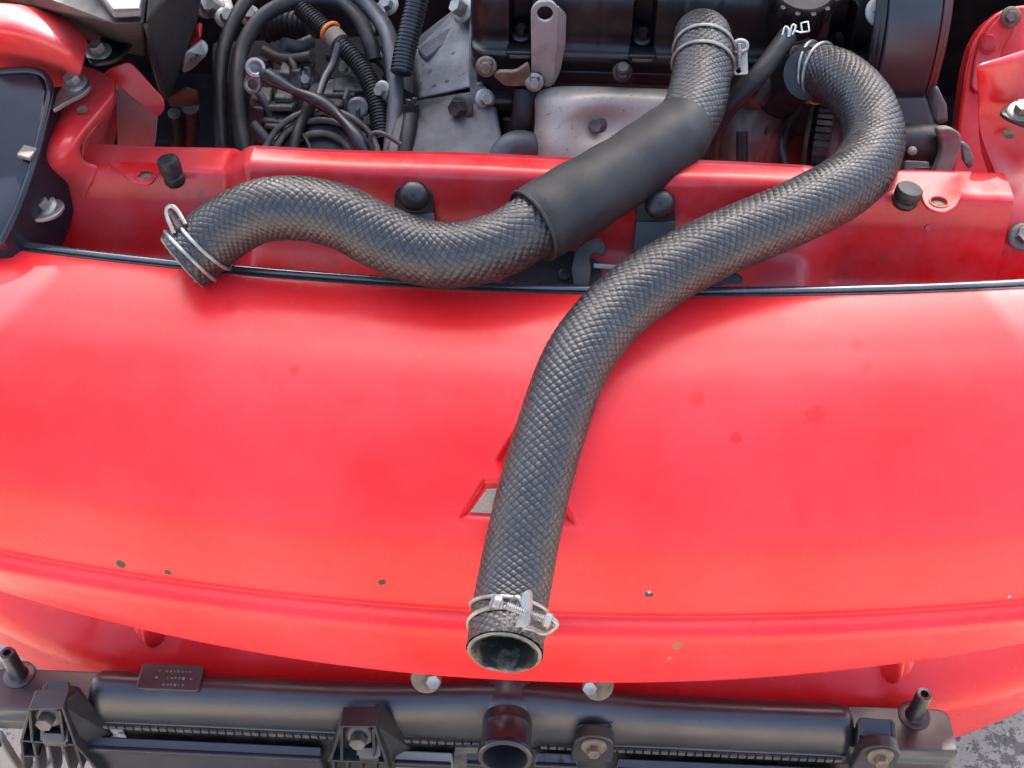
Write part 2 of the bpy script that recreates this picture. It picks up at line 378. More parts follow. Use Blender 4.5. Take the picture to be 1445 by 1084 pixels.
for (a, b, r, col) in [(541, 820, .0022, dk), (536, 821, .0016, dk), (915, 838, .0023, dk), (912, 835, .0012, (.35, .30, .30)), (170, 796, .0030, dk), (177, 797, .0030, dk), (183, 792, .0022, dk), (218, 804, .0030, dk), (227, 806, .0032, dk), (237, 808, .0022, dk),
                       (957, 912, .0028, (.22, .10, .03)), (952, 921, .0024, (.25, .11, .03)), (947, 929, .0014, (.25, .11, .03)), (490, 880, .0013, (.7, .25, .25)), (40, 861, .0010, (.8, .7, .6)), (1422, 842, .0009, (.7, .35, .35)), 
                       (1147, 585, .0052, (.53, .010, .012)), (1043, 619, .0034, (.53, .010, .012)), (985, 562, .0044, (.53, .010, .012)), (1207, 485, .0038, (.53, .010, .012)), (1222, 518, .0044, (.53, .010, .012)), (648, 551, .003, (.53, .010, .012)), (90, 500, .003, (.53, .010, .012)), (415, 524, .003, (.53, .010, .012)), (268, 696, .003, (.53, .010, .012))]:
    p, n = surf(a, b); chips.append((tuple(p-WL[bumper]), r, col))
bumper.data.materials[0] = red_paint('red_paint_bumper', chips)
trow = int(np.argmin(np.abs(PYg[:, j0]-413)[:60]))
tp = [V((x, c3[trow, 0]+plan(x, .21)+.0035, float(c3[trow, 1]+.0022-.10*max(0, abs(x)-.30)**2))) for x in np.linspace(-.5, .5, 60)]
part('trim_strip', tube(tp, .0030, 10, smooth=False, flat=.75, up0=(0, 0, 1)), trim_black, bumper, label='thin black rubber strip along the bumper top edge')
tp2 = [V((p.x, p.y-.0040, p.z-.0014)) for p in tp]
part('trim_lip', tube(tp2, .0014, 8, smooth=False), black_rubber, bumper)
ii, jj = i0, j0
for ang in (90, 210, 330):                       # badge: three foil diamonds lying in the recess
    a = R(ang); vs = []
    for (u, v) in ((0, 0), (math.sqrt(3)/2*sE, sE/2), (math.sqrt(3)*sE, 0), (math.sqrt(3)/2*sE, -sE/2)):
        u = u*.97+math.sqrt(3)*sE*.03; v *= .88
        x = xs[j0]+u*math.cos(a)-v*math.sin(a); s = arc[i0]-(u*math.sin(a)+v*math.cos(a))
        k = int(np.argmin(np.abs(arc-s))); j = int(np.argmin(np.abs(xs-x)))
        base = V((x, c3[k, 0]+plan(x, c3[k, 2]), c3[k, 1])); vs.append(base+V(NRM[k, j])*-.0008)
    part('emblem_diamond', plate(vs, .0012), emblem_m, bumper, bevel=.0003)
# lower valance: ledge and lip under the opening, curved in plan like the bumper
LP = [(.034, .43, .43), (.032, .405, .43), (.022, .37, .43), (.006, .34, .43), (-.010, .3185, .43), (-.023, .305, .43), (-.0305, .296, .43), (-.0345, .287, .43), (-.034, .276, .43), (-.028, .25, .43), (-.018, .20, .43), (0, .15, .43)]
l3 = spline(LP, 70); xl = np.linspace(-.62, .62, 130)
def plan_lip(x): return .08*x*x+1.1*np.maximum(0, np.abs(x)-.25)**2
YL = l3[:, 0][:, None]+plan_lip(xl[None])+0*l3[:, 1][:, None]; ZL = np.repeat(l3[:, 1][:, None], len(xl), 1)
low = part('lower_valance', npgrid(np.stack([np.repeat(xl[None], 70, 0), YL, ZL], 2)), red_out, bumper, sharp=70)
for (a, b, s) in ((197, 905, 1), (1275, 950, -1)):       # upright webs that end the grille opening
    q = P(a, b, z=.34); x = q.x; rows = []
    o_ = np.argsort(l3[:30, 1]); zl, yl = l3[:30, 1][o_], l3[:30, 0][o_]
    for k, dx in enumerate((-.018, -.009, -.005, -.002, .002, .006, .012)):
        h = (0, .22, .8, 1, .9, .35, 0)[k]
        col = []
        for t in np.linspace(0, 1, 12):
            z = .303+(.43-.303)*t; y0 = float(np.interp(z, zl, yl))+float(plan_lip(x+dx*s))
            lift = .022*h*min(1, t*7)
            col.append(V((x+dx*s, y0-lift*.8+.001, z+lift*.35)))
        rows.append(col)
    part('grille_web', grid(rows), red_out, bumper, sub=1)
    part('slot_shade_block', box((x+.012*s, .022+float(plan_lip(x)), .372), .011, .014, .020), black_plastic, bumper, bevel=.003)  # solid black block; the shade of an opening put in as colour
for (a, b) in ((613, 951), (832, 960)):
    q = P(a, b+7, z=.385)
    n = V((0, -.75, .66)); part('grille_bolt', bolt(q+n*.0012, n, .0056, .007, False), zinc, bumper)
    part('washer', lathe([(.0105, -.002), (.0112, -.0005), (.0105, .0004), (.008, .0007)], q+V((.006 if a > 700 else -.006, 0, 0)), n, 26), rust, bumper)
# ---------------------------------------------------------------- crossmember
CEN = [(.156, .560), (.155, .672), (.1535, .681), (.151, .6825), (.1385, .6822), (.1345, .680), (.1325, .675), (.124, .640), (.122, .633), (.118, .628), (.103, .619), (.098, .612), (.090, .585), (.085, .55)]
SID = [(.185, .560), (.1835, .652), (.182, .661), (.180, .662), (.157, .6615), (.153, .6595), (.151, .655), (.139, .615), (.136, .605), (.131, .599), (.115, .592), (.108, .586), (.098, .57), (.09, .54)]
xa, xb = P(292, 285, z=.665).x, P(352, 240, z=.68).x; xc, xd = P(1138, 300, z=.67).x, P(1212, 300, z=.665).x
xL, xR = P(80, 270, z=.64).x, P(1412, 300, z=.64).x
rows = []
sx = sorted(set(np.r_[np.linspace(xL, xR, 120), np.linspace(xa-.01, xb+.01, 24), np.linspace(xc-.01, xd+.01, 24)]))
def sm(t): t = min(1, max(0, t)); return t*t*(3-2*t)
prf = lambda L_: spline([(a, b, 0) for a, b in L_], 70)
cC, cS = prf(CEN), prf(SID)
for x in sx:
    wc = min(sm((x-xa)/(xb-xa)), sm((xd-x)/(xd-xc)))
    # the lower part of the step runs further in than its top
    r_ = []
    for k in range(70):
        q = cS[k]*(1-wc)+cC[k]*wc; r_.append(V((x, q[0]+.10*max(0, abs(x)-.2)**2*(1 if k > 12 else .6), q[1]-.0006*math.sin(x*40)*(k > 20))))
    rows.append(r_)
cross = part('crossmember', grid(rows), red_m, car, label='red front crossmember with dusty patches and stepped ends', sharp=60)
def seat(p): # height of flange at side
    return p
for (hx, hy, outl, lbl) in ((205, 247, [(150, 228), (222, 229), (224, 243), (212, 260), (190, 258), (163, 238)], 'left'), (1325, 285, [(1303, 264), (1362, 267), (1349, 292), (1330, 301), (1308, 293), (1300, 278)], 'right')):
    zz = .6648; hole = circ(P(hx, hy, z=zz), (1, 0, 0), (0, 1, 0), .0052, 16)
    part('mount_tab', plate(rounded(ppx([(a, b, zz) for a, b in outl]), .008), .0022, (0, 0, 1), [hole]), red_m, cross, bevel=.0005)
    part('hole_shade_disc', lathe([(.0060, 0), (.0058, .0004)], P(hx, hy, z=zz)-V((0, 0, .0024)), (0, 0, 1), 20), rust, cross)  # dark disc stands in for the shaded depth of the hole
    part('hole_rim', torus(P(hx, hy, z=zz+.0002), (0, 0, 1), .0060, .0007, 24, 6), red_m, cross)
for (a, b, tilt, lbl) in ((247, 254, (-.10, -.05, 1), 'tall'), (1276, 284, (.14, -.02, 1), 'short')):
    q = P(a, b, z=.662); ax = V(tilt).normalized(); h = .0175 if lbl == 'tall' else .0110; r0 = .0076 if lbl == 'tall' else .0090
    part('rubber_stopper', lathe([(r0*.8, -.003), (r0*.98, 0), (r0*.92, h*.2), (r0*.80, h*.25), (r0*.80, h*.32), (r0*.95, h*.36), (r0*1.0, h*.6), (r0*.98, h*.9), (r0*.90, h*.985), (r0*.75, h), (r0*.3, h*1.005)], q, ax, 32), black_rubber, cross,
         label='tall ribbed rubber bump stop' if lbl == 'tall' else 'short round rubber bump stop')
UP = V((0, -.52, .85)).normalized()
for (a, b, pts) in ((584, 278, [(556, 262), (609, 262), (613, 300), (614, 345), (556, 345)]), (931, 290, [(897, 271), (950, 271), (953, 312), (953, 372), (891, 372)])):
    top = [P(x_, y_, y=.1285-(y_-b)*.00012) for x_, y_ in pts[:2]]+[P(pts[2][0], pts[2][1]+1, y=.1243), P(pts[1][0]-53, pts[2][1]+1, y=.1243)]
    top = rounded(top, .011)[:12]+top[2:]
    part('bracket_plate', plate(top, .0025), black_plastic, cross, bevel=.0006)
    p0, p1 = P(pts[1][0]-53, pts[2][1], y=.1240), P(pts[2][0], pts[2][1], y=.1240)
    part('bracket_foot', plate([p0, p1, P(pts[3][0], pts[3][1], y=.1065), P(pts[4][0], pts[4][1], y=.1065)], .0025), black_plastic, cross, bevel=.0006)
    c = P(a, b-2, y=.1262); n = (CAM-c).normalized()+V((0, -.3, .2)); n.normalize()
    part('push_rivet', lathe([(.0102, -.002), (.0100, .0), (.0088, .0026), (.0068, .0044), (.0040, .0054), (.0018, .0057)], c, n, 28), black_plastic, cross)
    u = n.orthogonal().normalized()
    part('rivet_cross', join(box(c+n*.0056, .004, .0009, .0008, u, n.cross(u)), box(c+n*.0055, .0009, .004, .0008, u, n.cross(u))), black_rubber, cross)
for (a, b, r) in ((1293, 346, .0030), (1310, 322, .0022), (222, 318, .0024), (470, 243, .0022), (1090, 262, .0022), (640, 247, .0022)):
    p_ = P(a, b, y=(.146 if a > 1200 or a < 280 else .1385)); part('weld_dimple', lathe([(r*1.1, -.0006), (r, .0004), (r*.7, .0003), (r*.2, .0001)], P(a, b, y=.1475) if False else p_, (0, -.8, .5) if 280 > a or a > 1200 else (0, 0, 1), 18), red_m, cross)
# bonnet latch
lz = .621
part('latch_shade_plate', plate(rounded(ppx([(688, 410, .6185), (735, 372, .630), (800, 352, .636), (846, 368, .631), (852, 410, .6185)]), .004), .003), engine_black, cross, bevel=.0005)  # black plate paints in the shade of an opening in the ledge
hk = [(806, 378), (812, 352), (826, 340), (845, 334), (855, 350), (852, 362), (840, 356), (832, 362), (834, 380), (832, 404), (810, 404)]
part('latch_hook', plate(rounded([P(a, b, y=.098-.02*(b-340)/60) for a, b in hk], .003), .004), greasy, cross, bevel=.0006)
part('latch_rivet', lathe([(.0042, 0), (.0040, .0014), (.0022, .0022)], P(796, 388, z=.6265), UP, 18), greasy, cross)
part('latch_clip', box(P(822, 394, z=.628), .003, .003, .007), zinc, cross, bevel=.0005)
part('latch_lever', plate(ppx([(838, 372, .635), (872, 374, .634), (868, 380, .632), (838, 378, .633)]), .002), zinc, cross)
part('hole_shade_oval', hull(circ(P(1016, 399, z=.6205), rgt, upv, .0165, 24, .0085)+circ(P(1016, 399, z=.6205)+fwd*.006, rgt, upv, .0175, 24, .0095)), gloss_black, cross, bevel=.0008)  # raised black oval put in for the darkness of an open hole
# ---------------------------------------------------------------- left corner
sup = part('headlight_support', grid(px([
    [(100, 88, .694), (120, 90, .694), (140, 96, .694), (160, 108, .692), (166, 122, .690)],
    [(90, 130, .692), (110, 132, .694), (132, 136, .694), (152, 146, .690), (158, 152, .684)],
    [(72, 170, .688), (90, 172, .692), (106, 176, .692), (122, 182, .690), (128, 188, .682)],
    [(58, 205, .685), (76, 207, .690), (94, 208, .690), (108, 205, .688), (112, 207, .678)],
    [(52, 232, .672), (72, 234, .677), (92, 232, .678), (112, 226, .674), (117, 232, .664)],
    [(50, 262, .640), (70, 262, .645), (90, 256, .650), (118, 242, .664), (150, 229, .663)],
    [(46, 305, .612), (70, 306, .615), (88, 300, .618), (104, 285, .636), (118, 270, .650)],
    [(42, 345, .585), (70, 350, .588), (88, 348, .590), (100, 345, .592), (108, 342, .594)]])), red_m, car, label='red headlight support panel, sunlit along its edge', sub=2, solid=.0015)
part('inner_return', grid(px([[(166, 122, .689), (158, 152, .683), (128, 188, .677), (113, 208, .669), (118, 233, .661)],
                              [(168, 130, .650), (164, 158, .640), (150, 190, .630), (140, 215, .63), (128, 236, .645)],
                              [(170, 150, .60), (168, 175, .59), (164, 205, .59), (155, 226, .60), (140, 238, .62)]])), red_m, sup, sub=2, solid=.0015)
part('inner_flange', plate(rounded(ppx([(140, 114, 'y', .232), (152, 98, 'y', .236), (183, 86, 'y', .240), (212, 120, 'y', .236), (232, 142, 'y', .233), (231, 158, 'y', .231), (222, 166, 'y', .230), (196, 146, 'y', .231), (166, 120, 'y', .232)]), .005), .0025), red_m, sup, bevel=.0006)
part('splash_panel', plate(rounded(ppx([(163, 116, .68), (196, 142, .664), (222, 164, .652), (219, 200, .62), (212, 232, .58), (166, 232, .585)]), .006), .002), brown_panel, sup, bevel=.0005)
part('support_hole', lathe([(.0035, 0), (.0034, .0006)], P(116, 155, z=.6945), (0, -.2, 1), 16), rust, sup)
for (c, outl, bz, ax, lbl) in (((140, 74), [(122, 80), (148, 46), (190, 55), (172, 78), (158, 86), (128, 90)], .712, (-.1, -.25, 1), 'lit'), ((106, 119), [(72, 157), (82, 128), (100, 110), (122, 109), (130, 118), (118, 132), (96, 142)], .702, (-.2, -.25, 1), 'mid'), ((62, 292), [(8, 308), (30, 288), (46, 278), (84, 280), (92, 288), (82, 303), (60, 310)], .650, (-.1, -.3, 1), 'low')):
    part('headlight_bracket', plate(rounded(ppx([(a, b, bz) for a, b in outl]), .006), .003), engine_black if lbl == 'lit' else zinc, sup, bevel=.0007)
    part('headlight_bolt', bolt(P(*c, z=bz+.0005), ax, .0055, .006), zinc, sup)
fl = part('left_fender', grid(px([
    [(-60, 2, .752), (0, 5, .752), (40, 8, .752), (80, 20, .748), (106, 34, .742), (126, 62, .730)],
    [(-60, 20, .755), (0, 22, .755), (42, 26, .754), (80, 38, .750), (103, 54, .743), (122, 74, .730)],
    [(-60, 36, .752), (0, 40, .752), (45, 48, .751), (82, 62, .747), (101, 76, .740), (117, 90, .728)],
    [(-60, 46, .744), (0, 50, .744), (47, 60, .743), (84, 76, .738), (102, 90, .730), (115, 102, .720)],
    [(-60, 120, .665), (0, 122, .665), (50, 126, .665), (86, 124, .67), (103, 120, .685), (111, 112, .695)]])), red_m, car, label='red left front wing end, glaring in the sun', sub=2, solid=.0015)
part('wing_seam', tube(ppx([(-60, 78, .711), (10, 70, .712), (30, 70, .712), (60, 76, .711)]), .0006, 6), black_rubber, fl)
hl = part('headlight', hull(ppx([(-70, 108, .712), (14, 100, .716), (46, 101, .716), (60, 108, .714), (70, 130, .710), (60, 180, .698), (44, 240, .682), (24, 296, .665), (2, 342, .650), (-70, 345, .650)])+[p-V((-.006, -.01, .06)) for p in ppx([(-70, 108, .712), (46, 101, .716), (70, 130, .710), (44, 240, .682), (2, 342, .650), (-70, 345, .650)])]), gloss_black, car, label='dark glass headlight in a black rim', bevel=.003, seg=3)
part('headlight_rim', tube(ppx([(-60, 107, .7125), (16, 100, .7165), (46, 100, .7165), (64, 108, .7145), (71, 130, .7105), (61, 180, .6985), (45, 240, .6825), (25, 296, .6655), (3, 342, .6505)]), .0026, 10), gloss_black, hl)
part('rim_clip', join(box(P(39, 216, z=.690), .011, .010, .0035, P(47, 219, z=.69)-P(28, 214, z=.69), (0, 1, .3))), bolt_dark, hl, bevel=.001)
part('lamp_base', hull(ppx([(0, 300, .60), (50, 300, .60), (55, 348, .57), (0, 345, .57)])+ppx([(0, 320, .55), (60, 340, .55), (55, 360, .53), (0, 365, .53)])), black_plastic, hl, bevel=.002)
# ---------------------------------------------------------------- right corner
fr = part('right_fender', grid(px([
    [(1380, 90, .722), (1396, 85, .724), (1415, 80, .724), (1450, 68, .724), (1510, 50, .724)],
    [(1377, 97, .720), (1396, 94, .722), (1415, 88, .722), (1450, 78, .722), (1510, 62, .722)],
    [(1379, 110, .712), (1397, 106, .715), (1416, 101, .715), (1450, 92, .715), (1510, 78, .715)],
    [(1380, 150, .690), (1398, 152, .690), (1417, 150, .690), (1450, 148, .690), (1510, 145, .690)],
    [(1380, 178, .678), (1398, 182, .676), (1420, 188, .672), (1450, 182, .676), (1510, 180, .676)],
    [(1392, 215, .662), (1405, 215, .660), (1425, 215, .658), (1450, 212, .660), (1510, 210, .660)],
    [(1410, 250, .650), (1418, 248, .650), (1432, 246, .650), (1455, 244, .652), (1510, 240, .652)],
    [(1400, 285, .6475), (1412, 285, .648), (1428, 284, .648), (1455, 282, .648), (1510, 278, .648)],
    [(1400, 330, .632), (1412, 332, .632), (1430, 334, .632), (1455, 335, .632), (1510, 330, .632)],
    [(1398, 400, .600), (1412, 400, .600), (1430, 400, .600), (1455, 398, .600), (1510, 394, .600)]])), red_m, car, label='red right front wing end with a folded edge', sub=2, solid=.0015)
part('folded_edge', grid(px([[(1380, 150, .690), (1379, 180, .672), (1382, 212, .655), (1391, 240, .642), (1402, 262, .634), (1411, 258, .634)],
                             [(1388, 165, .684), (1392, 188, .672), (1398, 214, .658), (1404, 236, .648), (1410, 250, .640), (1413, 248, .640)],
                             [(1398, 182, .676), (1406, 200, .667), (1412, 222, .656), (1416, 240, .646), (1417, 248, .640), (1416, 246, .640)]])), red_m, fr, sub=2, solid=.0012)
part('drain_slot', hull(circ(P(1412, 258, z=.640), rgt*.8+upv*.5, upv*.8-rgt*.5, .0075, 18, .003)+circ(P(1412, 258, z=.637), rgt*.8+upv*.5, upv*.8-rgt*.5, .0075, 18, .003)), engine_black, fr)
part('wing_hole', lathe([(.0042, 0), (.004, .0006)], P(1423, 190, z=.6745), (0, -.3, 1), 16), rust, fr)
part('wing_bracket', plate(rounded(ppx([(1410, 158, .695), (1422, 146, .695), (1450, 145, .695), (1490, 150, .695), (1490, 186, .692), (1450, 178, .692), (1425, 168, .694)]), .006), .003), engine_black, fr, bevel=.0007)
part('wing_bolt', bolt(P(1440, 158, z=.6955), (-.1, -.3, 1), .0055, .006), bolt_dark, fr)  # dark metal puts the shade on this bolt into its colour
part('wing_screw', bolt(P(1443, 335, z=.633), (0, -.6, .8), .006, .006), bolt_dark, fr)
D = 1.0
tw = part('strut_tower', plate(rounded([P(a, b, d=1.02) for a, b in ((1340, 262), (1350, 200), (1357, 150), (1363, 100), (1372, 62), (1386, 36), (1404, 18), (1428, 8), (1470, 4), (1540, 4), (1540, 262))], .006), .02), red_m, car, label='shade-toned red strut tower behind the right wing', bevel=.003, seg=3)
part('tower_plate', plate(rounded([P(a, b, d=1.0155) for a, b in ((1370, 130), (1378, 75), (1392, 44), (1412, 20), (1436, 20), (1430, 45), (1415, 70), (1402, 130))], .01), .004), red_m, tw, bevel=.001)
for (a, b, r) in ((1426, 24, .0085), (1395, 60, .0085)):
    q = P(a, b, d=1.012); n = (CAM-q).normalized(); part('tower_bolt', bolt(q, n+V((.2, 0, .1)), r*.62, .006) if a > 1400 else lathe([(r*1.1, -.001), (r*1.1, .001), (r*.8, .002), (r*.75, .0035), (r*.4, .004)], q, n, 24), red_m if a < 1400 else rust, tw)
# ---------------------------------------------------------------- rest of the body: inner bay, bonnet
bay = part('bay_floor', join(box((0, .60, .20), 1.3, .95, .01)), engine_black, car)
part('firewall', box((0, 1.06, .56), 1.36, .012, .8), engine_black, car)
for s in (-1, 1): part('inner_wing', box((s*.66, .62, .46), .012, .86, .56), engine_black, car)
def bonnet():
    rows = []
    for t in np.linspace(0, .88, 30):
        y = 1.07-.13*t-.03*math.sin(t*3.1); z = .93+1.07*t; hw = .42-.12*sm((t-.5)/.08)+.045*sm((t-.70)/.08)  # width steps shaped for the shadow: sun on wings, shade on bumper
        rows.append([V((hw*s+BON_X, y-.03*(1-s*s), z)) for s in np.linspace(-1, 1, 13)])
    return grid(rows)
BON_X = 0
bon = part('bonnet', bonnet(), red_m, car, label='raised red bonnet above the engine bay', solid=.02)
vs_, fs_ = bonnet(); part('bonnet_dark_sheet', ([v+V((0, -.012, 0)) for v in vs_], fs_), worn('dark_sheet', (.03, .03, .03), (.05, .05, .05), 30, rough=.9), bon, solid=.006)  # added unseen black sheet; keeps red bonnet reflections off the engine
# ---------------------------------------------------------------- radiator hoses with an impressed knit pattern
def knit(ctrl, r, N=26, pitch=.0055, NA=17, pA=.0046, depth=.0008, nu=216, step=.0007, lo=0, hi=1, seed=0, smooth_ends=.0):
    pts = spline(ctrl, 1400); L = np.r_[0, np.cumsum(np.linalg.norm(np.diff(pts, axis=0), axis=1))]
    ctr = pts
    s = np.arange(lo*L[-1], hi*L[-1], step)
    pts = np.stack([np.interp(s, L, pts[:, k]) for k in range(3)], 1)
    t, Nn, B = frames(pts, (0, 0, 1)); u = np.arange(nu)/nu
    U, Sg = np.meshgrid(u, s)
    g = np.random.default_rng(seed)
    wob = sum(g.uniform(.4, 1)*np.sin(2*math.pi*(k*U+Sg*g.uniform(2, 12)+g.uniform())) for k in (1, 2, 3, 1, 2))*.05
    wob2 = sum(g.uniform(.4, 1)*np.sin(2*math.pi*(k*U+Sg*g.uniform(2, 12)+g.uniform())) for k in (1, 2, 3, 1, 2))*.05
    A = NA*U+Sg/pA+wob*2; Bq = N*U-Sg/pitch+wob2*2
    cell = lambda q: 1-2*np.abs(q-np.floor(q)-.5)      # 0 in the groove centre, 1 on the ridge
    a, b = cell(A), cell(Bq)
    sm_ = lambda x, p, q: np.clip((x-p)/(q-p), 0, 1)**2*(3-2*np.clip((x-p)/(q-p), 0, 1))
    ia, ib = np.floor(A).astype(int) % 9973, np.floor(Bq).astype(int) % 9973
    rnd = ((ia*7919+ib*104729) % 1000)/1000.
    h = sm_(a, .04, .26)*sm_(b, .03, .22)
    wear = np.clip(.85+.9*(wob+wob2*np.sin(Sg*23+seed)), .45, 1.15)
    top = (1-wear*(1-h))*(.80+.26*rnd)*(.85+.15*a)
    rr = r*(1+.012*np.sin(Sg*31+seed)+.01*np.sin(2*math.pi*2*U+Sg*9))-depth+depth*top*1.25
    V3 = pts[:, None]+rr[..., None]*(Nn[:, None]*np.cos(2*math.pi*U)[..., None]+B[:, None]*np.sin(2*math.pi*U)[..., None])
    n = len(s); i = np.arange(n-1)[:, None]*nu; j = np.arange(nu)[None]; j2 = (j+1) % nu
    fc = np.stack([i+j, i+j2, i+nu+j2, i+nu+j], 2).reshape(-1, 4)
    return V3.reshape(-1, 3), fc, h.reshape(-1), pts, t, Nn, B
def fastmesh(name, v, f, mat, parent, hval=None, label=None):
    c = (v.min(0)+v.max(0))/2; me = bpy.data.meshes.new(name)
    me.vertices.add(len(v)); me.vertices.foreach_set('co', (v-c).astype(np.float32).ravel())
    me.loops.add(f.size); me.loops.foreach_set('vertex_index', f.astype(np.int32).ravel())
    me.polygons.add(len(f)); me.polygons.foreach_set('loop_start', np.arange(0, f.size, 4, dtype=np.int32)); me.polygons.foreach_set('loop_total', np.full(len(f), 4, np.int32))
    me.update(calc_edges=True)
    if hval is not None:
        uv = me.uv_layers.new(name='weave'); d = np.zeros((f.size, 2), np.float32); d[:, 0] = hval[f.ravel()]; uv.data.foreach_set('uv', d.ravel())
    me.validate(); me.shade_smooth(); me.materials.append(mat)
    o = bpy.data.objects.new(name, me); C.objects.link(o); W = V(c); WL[o] = W; o.parent = parent; o.location = W-WL[parent]
    if label: o['label'] = label
    return o
knit_m = rubber_knit('knit_rubber', 22, .0064)
def endcap(c, ax, n0, b0, ro, ri, depth, parent, rough=.0006, seed=0):
    "cut end of a hose: rim ring, then the bore running back inside"
    g = random.Random(seed); nn = 48; vs, fs = [], []
    prof = [(ro-.0010, .0002), (ro-.0003, .0010), (ro-.0016, .0018), ((ro+ri)/2, .0016), (ri+.0008, .0012), (ri, -.0006), (ri-.0002, -depth*.5), (ri*.9, -depth)]
    for k, (rr, h) in enumerate(prof):
        for j in range(nn):
            a = 2*math.pi*j/nn; e = (g.uniform(-1, 1)*rough if 1 < k < 6 else 0)
            vs.append(V(c)+V(ax)*(h+e)+(V(n0)*math.cos(a)+V(b0)*math.sin(a))*(rr+e*.6))
    for i in range(3):
        for j in range(nn): fs.append((i*nn+j, i*nn+(j+1) % nn, (i+1)*nn+(j+1) % nn, (i+1)*nn+j))
    fs2 = []
    for i in range(3, len(prof)-1):
        for j in range(nn): fs2.append((i*nn+j, i*nn+(j+1) % nn, (i+1)*nn+(j+1) % nn, (i+1)*nn+j))
    part('cut_rim', (vs[:4*nn], fs), cut_rubber, parent)
    part('hose_bore', (vs[3*nn:], [tuple(q-3*nn for q in f) for f in fs2]+[tuple(range((len(prof)-4)*nn, (len(prof)-3)*nn))]), lining, parent)
def dpath(l): return [P(a, b, d=d) for a, b, d in l]
# hose running down over the bumper
A2 = [(1126, 104, .885), (1150, 102, .878), (1187, 114, .860), (1221, 150, .835), (1233, 203, .808), (1202, 255, .782), (1120, 301, .757), (1020, 343, .742), (932, 390, .731), (864, 443, .720), (816, 506, .707), (789, 572, .697), (766, 646, .689), (746, 722, .683), (731, 795, .678), (719, 862, .668), (712, 920, .650)]
hz = empty('radiator_hose', 'long curved ribbed black radiator hose draped down the bumper over the badge', 'hose', P(760, 640, d=.69)-V((0, 0, .02)), 'patterned radiator hoses')
vv, ff, hh, pt, tn, nn_, bb = knit(dpath(A2), .0212, seed=3)
fastmesh('hose_wall', vv, ff, knit_m, hz, hh)
endcap(pt[-1], tn[-1], nn_[-1], bb[-1], .0212, .0168, .06, hz, seed=4)
endcap(pt[0], -tn[0], nn_[0], bb[0], .0212, .0165, .02, hz, seed=5)
def at(pts_, t_, n_, b_, px_, py_):
    "index of the hose section that shows nearest to a pixel"
    q = [(proj(p)[0]-px_)**2+(proj(p)[1]-py_)**2 for p in pts_[::4]]; return int(np.argmin(q))*4
def wires(parent, pts_, t_, locs, R_, r=.00125, tilt=None):
    out = []
    for (a, b) in locs:
        i = at(pts_, t_, None, None, a, b); ax = V(t_[i])
        if tilt: ax = (ax+V(tilt)).normalized()
        part('clamp_wire', torus(V(pts_[i]), ax, R_, r, 56, 8), zinc, parent); out.append((V(pts_[i]), ax))
    return out
# bottom clamp: double wire, screw, bridge, nut
cl = part('hose_clamp', torus(V(pt[at(pt, tn, 0, 0, 716, 884)]), V(tn[at(pt, tn, 0, 0, 716, 884)])+upv*-.08, .0222, .0013, 60, 8), zinc, hz, label='double wire clamp with long screw near the open lower end')
i = at(pt, tn, 0, 0, 719, 862); part('clamp_wire', torus(V(pt[i]), V(tn[i])+upv*-.08, .0222, .0013, 60, 8), zinc, cl)
sA, sB = P(700, 849, d=.630), P(781, 879, d=.632); sx_ = (sB-sA).normalized()
def thread(a, b, r, pitch, n=10):
    L_ = (b-a).length; k = int(L_/pitch)*2; ps = [a+(b-a)*(i/k) for i in range(k+1)]
    vs, fs = [], []; t = (b-a).normalized(); u = t.orthogonal().normalized(); v = t.cross(u)
    for i, p in enumerate(ps):
        for j in range(n):
            q = 2*math.pi*j/n; rr = r*(1.12 if i % 2 else .88); vs.append(p+(u*math.cos(q)+v*math.sin(q))*rr)
    for i in range(k):
        for j in range(n): fs.append((i*n+j, i*n+(j+1) % n, (i+1)*n+(j+1) % n, (i+1)*n+j))
    fs += [tuple(range(n))[::-1], tuple(k*n+j for j in range(n))]; return vs, fs
part('clamp_screw', thread(sA+sx_*.006, sB, .0021, .0011), zinc, cl, flat=True)
part('screw_head', join(lathe([(.0022, .005), (.0040, .0042), (.0042, .0018), (.0036, .0004), (.0015, .0008)], sA-sx_*.002, sx_, 20), box(sA-sx_*.0022, .0014, .0062, .0016, sx_, upv)), zinc, cl)
part('screw_nut', join(lathe([(.0030, 0), (.0042, .001), (.0042, .004), (.0026, .0046)], sB-sx_*.006, sx_, 8), lathe([(.002, 0), (.002, .004), (.0012, .0048)], sB-sx_*.002, sx_, 12)), zinc, cl)
bq = P(744, 861, d=.632)
part('clamp_bridge', plate(rounded(ppx([(736, 842, 'd', .630), (742, 833, 'd', .628), (748, 836, 'd', .628), (748, 876, 'd', .628), (741, 888, 'd', .630), (733, 884, 'd', .631)]), .002), .0034), zinc, cl, bevel=.0005)
part('bridge_wing', plate(rounded(ppx([(728, 845, 'd', .6345), (742, 834, 'd', .6295), (743, 884, 'd', .6305), (726, 886, 'd', .6345), (733, 866, 'd', .632)]), .0015), .0015), zinc, cl, bevel=.0004)
part('wire_hook', tube(ppx([(779, 872, 'd', .629), (786, 881, 'd', .630), (778, 890, 'd', .633), (766, 894, 'd', .636), (752, 888, 'd', .636), (738, 885, 'd', .635)]), .0013, 8, 30), zinc, cl)
part('wire_hook', tube(ppx([(692, 858, 'd', .640), (697, 853, 'd', .634), (703, 846, 'd', .630), (708, 850, 'd', .6305), (706, 858, 'd', .632)]), .0013, 8, 24), zinc, cl)
part('wire_hook', tube(ppx([(722, 849, 'd', .634), (728, 843, 'd', .632), (734, 845, 'd', .631), (736, 852, 'd', .632)]), .0013, 8, 20), zinc, cl)
w2 = part('hose_clamp', torus(V(pt[14]), V(tn[14]), .0221, .0013, 56, 8), zinc, hz, label='double wire clamp near the engine end')
